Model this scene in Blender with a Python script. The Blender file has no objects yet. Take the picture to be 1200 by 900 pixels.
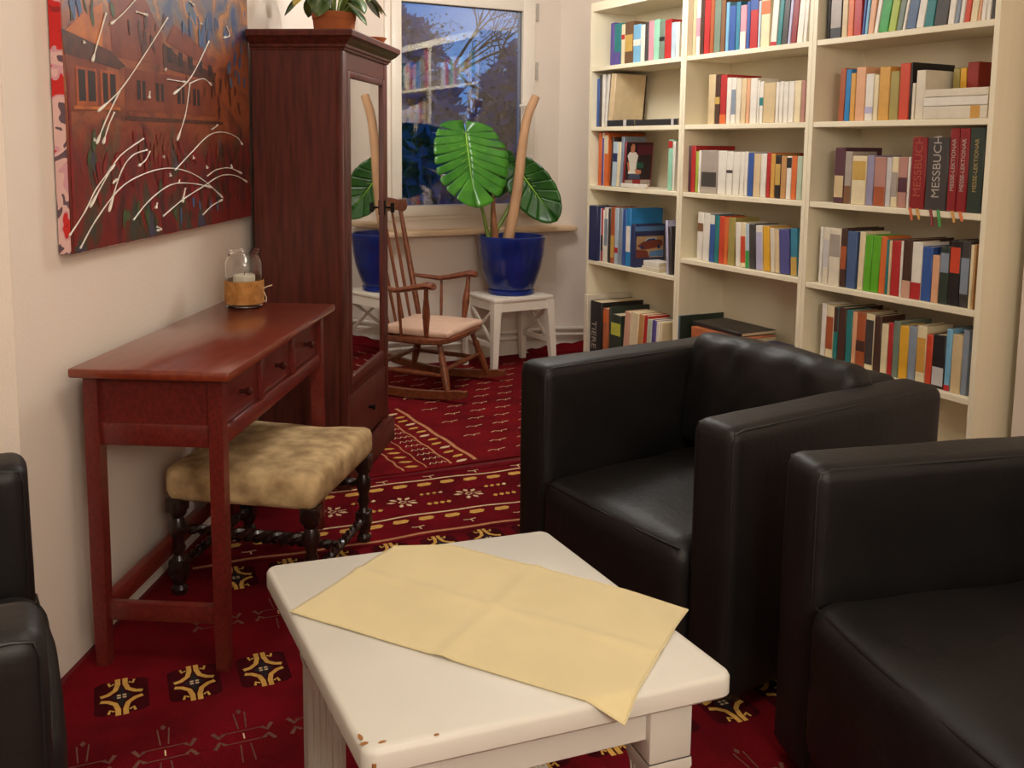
import bpy, bmesh, math, random
from mathutils import Vector, Matrix
from math import sin, cos, pi, radians as R
random.seed(7)
S = bpy.context.scene
COL = S.collection

# ------------------------------------------------------------------ camera
cam_data = bpy.data.cameras.new('camera')
cam = bpy.data.objects.new('camera', cam_data)
COL.objects.link(cam)
cam_data.sensor_width = 36.0
cam_data.lens = 33.9
cam_data.shift_y = -0.118
cam_data.clip_start = 0.02
YAW, PITCH, ROLL = 0.49388, 0.12035, 0.01106
fw = Vector((sin(YAW)*cos(PITCH), cos(YAW)*cos(PITCH), -sin(PITCH)))
rt = Vector((cos(YAW), -sin(YAW), 0)); up = rt.cross(fw)
rt2 = cos(ROLL)*rt + sin(ROLL)*up; up2 = -sin(ROLL)*rt + cos(ROLL)*up
cam.matrix_world = Matrix(((rt2.x, up2.x, -fw.x, 0.0), (rt2.y, up2.y, -fw.y, 0.0), (rt2.z, up2.z, -fw.z, 1.262), (0, 0, 0, 1)))
S.camera = cam

# ------------------------------------------------------------------ dusk sky
w = bpy.data.worlds.new('dusk_sky'); S.world = w; w.use_nodes = True
nt = w.node_tree; nt.nodes.clear()
o_ = nt.nodes.new('ShaderNodeOutputWorld'); b_ = nt.nodes.new('ShaderNodeBackground')
tc = nt.nodes.new('ShaderNodeTexCoord'); sx = nt.nodes.new('ShaderNodeSeparateXYZ'); cr = nt.nodes.new('ShaderNodeValToRGB')
nt.links.new(tc.outputs['Generated'], sx.inputs[0]); nt.links.new(sx.outputs['Z'], cr.inputs[0])
cr.color_ramp.elements[0].color = (0.10, 0.30, 0.75, 1); cr.color_ramp.elements[1].color = (0.03, 0.11, 0.42, 1)
nt.links.new(cr.outputs[0], b_.inputs[0]); b_.inputs[1].default_value = 0.9
nt.links.new(b_.outputs[0], o_.inputs[0])

# ------------------------------------------------------------------ lamps of the room (pendants above the frame), plus an added fill
def lamp(name, loc, power, size, col=(1.0, 0.83, 0.63)):
    l = bpy.data.lights.new(name, 'POINT'); l.shadow_soft_size = size; l.energy = power; l.color = col
    o = bpy.data.objects.new(name, l); COL.objects.link(o); o.location = loc
    return o
lamp('seating_pendant_light', (0.72, 1.15, 2.06), 19, 0.20, (1.0, 0.93, 0.81))
lamp('window_pendant_light', (2.10, 3.60, 2.16), 36, 0.20, (1.0, 0.99, 0.97))
lamp('rear_fill_light', (0.25, -0.95, 1.80), 76, 0.30, (1.0, 0.93, 0.82))  # fill light added behind the camera to soften contrast, not a pendant

S.view_settings.view_transform = 'Standard'; S.view_settings.look = 'None'
S.view_settings.exposure = 0.09; S.view_settings.gamma = 1.0; S.view_settings.use_curve_mapping = False

# ------------------------------------------------------------------ materials
def lin(c):
    return tuple(((v/255)/12.92 if v/255 <= 0.04045 else ((v/255+0.055)/1.055)**2.4) for v in c[:3]) + (1.0,)
MC = {}
def mat(name, rgb, rough=0.5, var=0.0, scale=20.0, stretch=(1, 1, 1), bump=0.0, bscale=None, metal=0.0, spec=0.5, coat=0.0, rgb2=None, detail=4.0, sheen=0.0, trans=0.0, ior=1.45):
    if name in MC: return MC[name]
    m = bpy.data.materials.new(name); m.use_nodes = True; MC[name] = m
    n = m.node_tree; p = n.nodes['Principled BSDF']
    c = lin(rgb); m.diffuse_color = c
    p.inputs['Base Color'].default_value = c; p.inputs['Roughness'].default_value = rough
    p.inputs['Metallic'].default_value = metal; p.inputs['Specular IOR Level'].default_value = spec
    p.inputs['Coat Weight'].default_value = coat; p.inputs['Coat Roughness'].default_value = 0.15
    p.inputs['Sheen Weight'].default_value = sheen
    p.inputs['Transmission Weight'].default_value = trans; p.inputs['IOR'].default_value = ior
    if var or bump or rgb2:
        t = n.nodes.new('ShaderNodeTexCoord'); mp = n.nodes.new('ShaderNodeMapping'); mp.inputs['Scale'].default_value = stretch
        n.links.new(t.outputs['Object'], mp.inputs[0])
        ns = n.nodes.new('ShaderNodeTexNoise'); ns.inputs['Scale'].default_value = scale; ns.inputs['Detail'].default_value = detail
        n.links.new(mp.outputs[0], ns.inputs['Vector'])
        if var or rgb2:
            ra = n.nodes.new('ShaderNodeValToRGB')
            c2 = lin(rgb2) if rgb2 else tuple(min(1, v*(1+var)) for v in c[:3]) + (1,)
            c1 = c if rgb2 else tuple(v*(1-var) for v in c[:3]) + (1,)
            ra.color_ramp.elements[0].color = c1; ra.color_ramp.elements[1].color = c2
            ra.color_ramp.elements[0].position = 0.35; ra.color_ramp.elements[1].position = 0.65
            n.links.new(ns.outputs['Fac'], ra.inputs[0]); n.links.new(ra.outputs[0], p.inputs['Base Color'])
        if bump:
            n2 = n.nodes.new('ShaderNodeTexNoise'); n2.inputs['Scale'].default_value = bscale or scale; n2.inputs['Detail'].default_value = 3
            n.links.new(mp.outputs[0], n2.inputs['Vector'])
            b = n.nodes.new('ShaderNodeBump'); b.inputs['Strength'].default_value = bump; b.inputs['Distance'].default_value = 0.01
            n.links.new(n2.outputs['Fac'], b.inputs['Height']); n.links.new(b.outputs[0], p.inputs['Normal'])
    return m
def glass(name, rough=0.0, tint=(255, 255, 255), ior=1.5):
    return mat(name, tint, rough, trans=1.0, ior=ior)

PLASTER = mat('cream_wall_paint', (232, 218, 204), 0.85, var=0.03, scale=1.5, bump=0.08, bscale=140)
CEIL = mat('white_ceiling_paint', (232, 226, 216), 0.9, var=0.02, scale=2)
WHITEP = mat('white_window_lacquer', (234, 224, 210), 0.35, var=0.02, scale=4)
SHELFW = mat('ivory_shelf_laminate', (238, 227, 198), 0.45, var=0.02, scale=3, stretch=(8, 1, 1))
MAHOG = mat('red_mahogany_stain', (112, 39, 31), 0.32, scale=9, stretch=(1.2, 12, 12), rgb2=(92, 30, 25), coat=0.25, bump=0.02, bscale=30)
MAHTOP = mat('worn_mahogany_top', (126, 52, 28), 0.30, scale=5, stretch=(1.5, 10, 10), rgb2=(112, 40, 24), coat=0.7)
WALNUT = mat('dark_wardrobe_wood', (98, 42, 32), 0.45, scale=6, stretch=(9, 9, 0.8), rgb2=(70, 28, 22), bump=0.04, bscale=30, coat=0.1)
AMBER = mat('amber_chair_wood', (134, 74, 42), 0.35, scale=14, stretch=(3, 3, 3), rgb2=(104, 54, 32), coat=0.2)
EBONY = mat('ebonised_stool_wood', (38, 22, 18), 0.3, var=0.15, scale=30, coat=0.3)
LEATHER = mat('black_leather', (17, 15, 15), 0.50, scale=7, rgb2=(25, 22, 21), bump=0.10, bscale=60, spec=0.45)
STITCH = mat('black_leather_piping', (22, 20, 19), 0.5)
TABLEW = mat('white_table_paint', (212, 208, 198), 0.42, var=0.02, scale=6, bump=0.03, bscale=25)
CHIP = mat('chipped_bare_wood', (150, 100, 50), 0.8)
CLOTH = mat('pale_yellow_cotton', (212, 196, 150), 0.9, var=0.03, scale=8, bump=0.05, bscale=400, sheen=0.2)
STOOLF = mat('worn_tan_brocade', (212, 182, 134), 0.85, scale=16, rgb2=(160, 130, 90), bump=0.12, bscale=90)
PINK = mat('pale_pink_cushion_cloth', (226, 190, 166), 0.9, var=0.05, scale=20, bump=0.05, bscale=120)
BLUEPOT = mat('cobalt_glazed_ceramic', (18, 44, 128), 0.18, scale=7, rgb2=(12, 30, 96), coat=0.4)
SOIL = mat('dark_potting_soil', (48, 34, 24), 0.95, var=0.4, scale=60, bump=0.6, bscale=60)
TERRA = mat('terracotta_clay', (178, 98, 52), 0.8, var=0.1, scale=12)
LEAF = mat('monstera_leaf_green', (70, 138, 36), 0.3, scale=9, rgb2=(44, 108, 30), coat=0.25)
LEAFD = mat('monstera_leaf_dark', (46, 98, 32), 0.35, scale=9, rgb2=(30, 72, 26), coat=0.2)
VEIN = mat('pale_leaf_midrib', (140, 186, 72), 0.4)
STEM = mat('green_leaf_stalk', (104, 122, 48), 0.5, var=0.15, scale=20)
BROWNSTEM = mat('brown_leaf_sheath', (146, 92, 56), 0.6, var=0.2, scale=20)
POLE = mat('bare_stripped_branch', (186, 144, 106), 0.7, var=0.12, scale=9, stretch=(2, 2, 0.5))
MIRROR = mat('mirror_silvering', (232, 232, 230), 0.02, metal=1.0)
IRON = mat('blackened_iron', (26, 22, 20), 0.45, metal=0.8)
STEEL = mat('brushed_steel', (200, 196, 190), 0.3, metal=0.9)
GLASSM = glass('window_glass', ior=1.85)
JARG = glass('jar_glass')
WAX = mat('ivory_candle_wax', (240, 230, 206), 0.6)
BURLAP = mat('tan_burlap', (196, 140, 76), 0.95, scale=40, rgb2=(166, 112, 56), bump=0.5, bscale=220)
TWINE = mat('pale_twine', (214, 196, 164), 0.9)
PAGES = mat('book_page_edges', (226, 208, 172), 0.85, var=0.06, scale=60, stretch=(1, 30, 1))
# carpet
PILE = mat('crimson_carpet_pile', (116, 12, 24), 1.0, scale=5, rgb2=(88, 8, 18), bump=0.35, bscale=260, detail=8, spec=0.1)
PILEB = mat('brick_red_carpet_pile', (124, 20, 26), 1.0, scale=6, rgb2=(100, 14, 22), bump=0.35, bscale=260, detail=8, spec=0.1)
FITTED = mat('dark_red_fitted_carpet', (110, 20, 26), 0.95, scale=6, rgb2=(92, 15, 22), bump=0.3, bscale=240)
W_OCHRE = mat('ochre_wool', (206, 158, 76), 0.95, var=0.12, scale=60)
W_CREAM = mat('cream_wool', (222, 192, 152), 0.95, var=0.12, scale=60)
W_TAN = mat('tan_wool', (190, 128, 88), 0.95, var=0.12, scale=60)
W_NAVY = mat('black_blue_wool', (24, 16, 22), 0.95, var=0.12, scale=60)
W_GREY = mat('olive_grey_wool', (106, 66, 54), 0.95, var=0.2, scale=60)
W_DARK = mat('maroon_wool', (62, 7, 14), 1.0, var=0.2, scale=30, spec=0.1)

# ------------------------------------------------------------------ mesh builder
class MB:
    def __init__(s): s.v = []; s.f = []; s.mi = []; s.sm = []
    def add(s, vs, fs, mi=0, sm=False):
        k = len(s.v); s.v += [tuple(v) for v in vs]
        for f in fs: s.f.append(tuple(i+k for i in f)); s.mi.append(mi); s.sm.append(sm)
        return s
    def box(s, c, d, mi=0, rot=None):
        hx, hy, hz = d[0]/2, d[1]/2, d[2]/2
        vs = [Vector((x, y, z)) for x in (-hx, hx) for y in (-hy, hy) for z in (-hz, hz)]
        if rot is not None: vs = [rot @ v for v in vs]
        c = Vector(c); vs = [v + c for v in vs]
        return s.add(vs, [(0, 1, 3, 2), (4, 6, 7, 5), (0, 4, 5, 1), (2, 3, 7, 6), (0, 2, 6, 4), (1, 5, 7, 3)], mi)
    def b2(s, x0, x1, y0, y1, z0, z1, mi=0):
        return s.box(((x0+x1)/2, (y0+y1)/2, (z0+z1)/2), (abs(x1-x0), abs(y1-y0), abs(z1-z0)), mi)
    def rbox(s, c, d, r, mi=0, seg=3, rot=None, sm=True):
        bm = bmesh.new(); bmesh.ops.create_cube(bm, size=1)
        for v in bm.verts: v.co = Vector((v.co.x*d[0], v.co.y*d[1], v.co.z*d[2]))
        bmesh.ops.bevel(bm, geom=bm.edges[:] + bm.verts[:], offset=r, segments=seg, profile=0.5, affect='EDGES')
        bm.verts.index_update(); c = Vector(c)
        vs = [((rot @ v.co) if rot is not None else v.co.copy()) + c for v in bm.verts]
        fs = [[v.index for v in f.verts] for f in bm.faces]; bm.free()
        return s.add(vs, fs, mi, sm)
    def rb2(s, x0, x1, y0, y1, z0, z1, r, mi=0, seg=2):
        return s.rbox(((x0+x1)/2, (y0+y1)/2, (z0+z1)/2), (abs(x1-x0), abs(y1-y0), abs(z1-z0)), r, mi, seg)
    def tube(s, pts, rad, n=8, mi=0, flat=1.0, cap=True):
        pts = [Vector(p) for p in pts]; m = len(pts)
        rs = rad if isinstance(rad, (list, tuple)) else [rad]*m
        vs = []; ref = None
        for i, p in enumerate(pts):
            t = (pts[min(i+1, m-1)] - pts[max(i-1, 0)]).normalized()
            if ref is None:
                ref = Vector((0, 0, 1)) if abs(t.z) < 0.9 else Vector((1, 0, 0))
            u = t.cross(ref).normalized(); w_ = u.cross(t).normalized(); ref = w_
            for k in range(n):
                a = 2*pi*k/n; vs.append(p + rs[i]*(cos(a)*u + sin(a)*flat*w_))
        fs = [(i*n+k, i*n+(k+1) % n, (i+1)*n+(k+1) % n, (i+1)*n+k) for i in range(m-1) for k in range(n)]
        if cap: fs += [tuple(range(n))[::-1], tuple((m-1)*n+k for k in range(n))]
        return s.add(vs, fs, mi, True)
    def lathe(s, prof, n=24, c=(0, 0, 0), mi=0, cap=True):
        vs = []; c = Vector(c)
        for r, z in prof:
            for k in range(n): vs.append((c.x+r*cos(2*pi*k/n), c.y+r*sin(2*pi*k/n), c.z+z))
        m = len(prof)
        fs = [(i*n+k, i*n+(k+1) % n, (i+1)*n+(k+1) % n, (i+1)*n+k) for i in range(m-1) for k in range(n)]
        if cap: fs += [tuple(range(n))[::-1], tuple((m-1)*n+k for k in range(n))]
        return s.add(vs, fs, mi, True)
    def spool(s, p, q, prof, n=10, mi=0):
        """turned member between two points, prof = (t, radius)"""
        p = Vector(p); q = Vector(q)
        return s.tube([p.lerp(q, t) for t, r in prof], [r for t, r in prof], n, mi)
    def prism(s, out, z0, z1, mi=0, M=None, sm=False):
        n = len(out); vs = [Vector((x, y, z0)) for x, y in out] + [Vector((x, y, z1)) for x, y in out]
        if M is not None: vs = [M @ v for v in vs]
        fs = [tuple(range(n))[::-1], tuple(range(n, 2*n))] + [(i, (i+1) % n, n+(i+1) % n, n+i) for i in range(n)]
        return s.add(vs, fs, mi, sm)
    def soft(s, d, r, n=(10, 10, 4), fn=None, c=(0, 0, 0), mi=0, rot=None):
        """rounded, finely divided block; fn(p, unit) moves its points"""
        h = [d[i]/2 for i in range(3)]; idx = {}; vs = []; fs = []
        def gv(u):
            k = tuple(round(x, 5) for x in u)
            if k in idx: return idx[k]
            p = Vector([u[i]*h[i] for i in range(3)])
            q = Vector([max(-(h[i]-r), min(h[i]-r, p[i])) for i in range(3)])
            e = p - q
            if e.length > 1e-9:
                ae = Vector([abs(x) for x in e]); mx = max(ae)
                e = e.normalized()*r if mx > 0 else e
            p = q + e
            if fn: p = fn(p, u)
            if rot is not None: p = rot @ p
            idx[k] = len(vs); vs.append(p + Vector(c)); return idx[k]
        def lins(k, ri):
            # denser near the rounded rims
            base = [-1 + 2*i/k for i in range(k+1)]
            e = min(0.9, r/ri)
            ex = [1-e*x for x in (0.15, 0.4, 0.7, 1.0)]
            return sorted(set([round(x, 5) for x in base if abs(x) < 1-e*1.1] + [round(x, 5) for x in ex] + [round(-x, 5) for x in ex] + [1.0, -1.0]))
        L_ = [lins(n[i], h[i]) for i in range(3)]
        for ax in range(3):
            a, b = (ax+1) % 3, (ax+2) % 3
            for sg in (-1, 1):
                A, B = L_[a], L_[b]
                for i in range(len(A)-1):
                    for j in range(len(B)-1):
                        q = []
                        for (ii, jj) in ((i, j), (i+1, j), (i+1, j+1), (i, j+1)):
                            u = [0, 0, 0]; u[ax] = sg; u[a] = A[ii]; u[b] = B[jj]; q.append(gv(u))
                        fs.append(tuple(q) if sg > 0 else tuple(q[::-1]))
        return s.add(vs, fs, mi, True)
    def mesh(s, name, mats):
        me = bpy.data.meshes.new(name); me.from_pydata(s.v, [], s.f)
        for m in (mats if isinstance(mats, (list, tuple)) else [mats]): me.materials.append(m)
        me.polygons.foreach_set('material_index', s.mi); me.polygons.foreach_set('use_smooth', s.sm)
        me.update(); return me
    def build(s, name, mats, parent=None, loc=(0, 0, 0), rz=0.0, fix=True):
        me = s.mesh(name, mats)
        if fix:
            bm = bmesh.new(); bm.from_mesh(me); bmesh.ops.recalc_face_normals(bm, faces=bm.faces[:]); bm.to_mesh(me); bm.free()
        me.set_sharp_from_angle(angle=R(40))
        o = bpy.data.objects.new(name, me); COL.objects.link(o)
        if parent: o.parent = parent
        o.location = loc; o.rotation_euler = (0, 0, rz); return o
def tag(o, label=None, cat=None, group=None, kind=None):
    if label: o['label'] = label
    if cat: o['category'] = cat
    if group: o['group'] = group
    if kind: o['kind'] = kind
    return o
def thing(name, label, cat, loc=(0, 0, 0), rz=0.0, group=None):
    o = bpy.data.objects.new(name, None); COL.objects.link(o); o.empty_display_size = 0.1
    o.location = loc; o.rotation_euler = (0, 0, rz); return tag(o, label, cat, group)
def struct(mb, name, mats, parent=None, loc=(0, 0, 0), rz=0.0):
    o = mb.build(name, mats, parent, loc, rz)
    if not parent: o['kind'] = 'structure'
    return o
def copy_tree(o, parent=None):
    c = o.copy(); COL.objects.link(c)
    if parent: c.parent = parent
    for ch in list(o.children): copy_tree(ch, c)
    return c
def nz(x, y, z, s=1.0):
    from mathutils import noise
    return noise.noise(Vector((x*s, y*s, z*s)))

# frame of the left wall: d runs along the wall into the room, n points off the wall
WD = Vector((0.53, 0.848)); WN = Vector((0.848, -0.53)); W0 = Vector((0.09, 2.395)); WA = math.atan2(0.848, 0.53)
def wl(d, n): p = W0 + d*WD + n*WN; return (p.x, p.y)

# ================================================================== structure
def wall(name, p, q, z0=0.0, z1=2.5, t=0.12, e0=0.0, e1=0.0, m=PLASTER):
    """wall from p to q, the room on its right hand side when walking p -> q"""
    p = Vector(p); q = Vector(q); d = (q-p).normalized(); l = Vector((-d.y, d.x))
    a = p - d*e0; b = q + d*e1
    mb = MB(); mb.prism([(a.x, a.y), (b.x, b.y), (b.x+l.x*t, b.y+l.y*t), (a.x+l.x*t, a.y+l.y*t)], z0, z1)
    return struct(mb, name, m)
BY = 5.10                                   # inner face of the window wall
kx, ky = wl(-0.121, 0.0)
cx_, cy_ = wl((BY-2.395)/0.848, 0.0)
mb = MB(); mb.b2(-2.6, 3.6, -1.7, 5.4, -0.1, 0.0); struct(mb, 'floor', FITTED)
mb = MB(); mb.b2(-2.6, 3.6, -1.7, 5.4, 2.5, 2.6); struct(mb, 'ceiling', CEIL)
wall('wall_left', (kx, ky), (cx_, cy_), e1=0.1)
wall('wall_left_return', (-2.5, ky), (kx, ky), e0=0.0, e1=-0.001)
wall('wall_left_rear', (-2.5, -1.6), (-2.5, ky), e0=0.1, e1=0.1)
wall('wall_rear', (2.99, -1.6), (-2.5, -1.6), e0=0.1, e1=0.1)
wall('wall_right_pier', (2.99, 1.985), (2.99, -1.6), t=0.45)
wall('wall_right', (3.36, 4.96), (3.36, 1.985), e0=0.1)
WX0, WX1, WZ0, WZ1 = 1.93, 2.885, 0.84, 2.14
mb = MB()
mb.b2(cx_-0.2, WX0, BY, BY+0.2, 0, 2.5); mb.b2(WX1, 3.06, BY, BY+0.2, 0, 2.5)
mb.b2(WX0, WX1, BY, BY+0.2, 0, WZ0); mb.b2(WX0, WX1, BY, BY+0.2, WZ1, 2.5)
struct(mb, 'wall_back', PLASTER)
wall('wall_back_corner', (3.06, BY), (3.36, 4.96), e1=0.08)
# window
win = bpy.data.objects.new('window_1', None); COL.objects.link(win); win.location = (0, BY, 0); win['kind'] = 'structure'
def ring(mb, x0, x1, z0, z1, wl_, wr, wb, wt, y0, y1):
    mb.rb2(x0, x0+wl_, y0, y1, z0, z1, 0.006); mb.rb2(x1-wr, x1, y0, y1, z0, z1, 0.006)
    mb.rb2(x0+wl_-0.004, x1-wr+0.004, y0+0.001, y1, z0, z0+wb, 0.006); mb.rb2(x0+wl_-0.004, x1-wr+0.004, y0+0.001, y1, z1-wt, z1, 0.006)
mb = MB(); ring(mb, WX0, WX1, WZ0, WZ1, 0.05, 0.03, 0.035, 0.04, -0.012, 0.12); mb.build('window_frame', WHITEP, win)
mb = MB(); ring(mb, WX0+0.035, WX1-0.012, WZ0+0.022, WZ1-0.02, 0.06, 0.083, 0.062, 0.07, -0.03, 0.05); mb.build('window_sash', WHITEP, win)
for yy in (0.0, 0.018):
    mb = MB(); mb.b2(2.018, 2.792, yy, yy+0.004, 0.92, 2.052); mb.build('window_pane', GLASSM, win)
mb = MB(); mb.b2(2.018, 2.023, -0.004, 0.0, 0.92, 2.052); mb.b2(2.787, 2.792, -0.004, 0.0, 0.92, 2.052); mb.b2(2.018, 2.792, -0.004, 0, 0.918, 0.924); mb.b2(2.018, 2.792, -0.004, 0, 2.046, 2.052); mb.build('glazing_seal', mat('dark_rubber_seal', (30, 30, 34), 0.6), win)
mb = MB(); mb.rb2(2.82, 2.845, -0.042, -0.03, 1.44, 1.55, 0.004); mb.tube([(2.832, -0.04, 1.505), (2.832, -0.068, 1.505)], 0.008); mb.tube([(2.838, -0.07, 1.505), (2.79, -0.072, 1.503), (2.745, -0.07, 1.50)], [0.009, 0.008, 0.007]); mb.build('window_handle', WHITEP, win)
for z0, z1 in ((1.66, 1.76), (2.0, 2.1), (0.86, 0.9)):
    mb = MB(); mb.tube([(2.884, -0.03, z0), (2.884, -0.03, z1)], 0.008); mb.build('hinge', mat('grey_hinge_paint', (176, 168, 156), 0.5), win)
mb = MB(); mb.rb2(1.88, 3.13, -0.13, 0.02, 0.755, 0.785, 0.008); tag(mb.build('window_sill', mat('cream_sill_board', (226, 196, 160), 0.5, var=0.08, scale=6), win), 'cream painted sill board')
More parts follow.
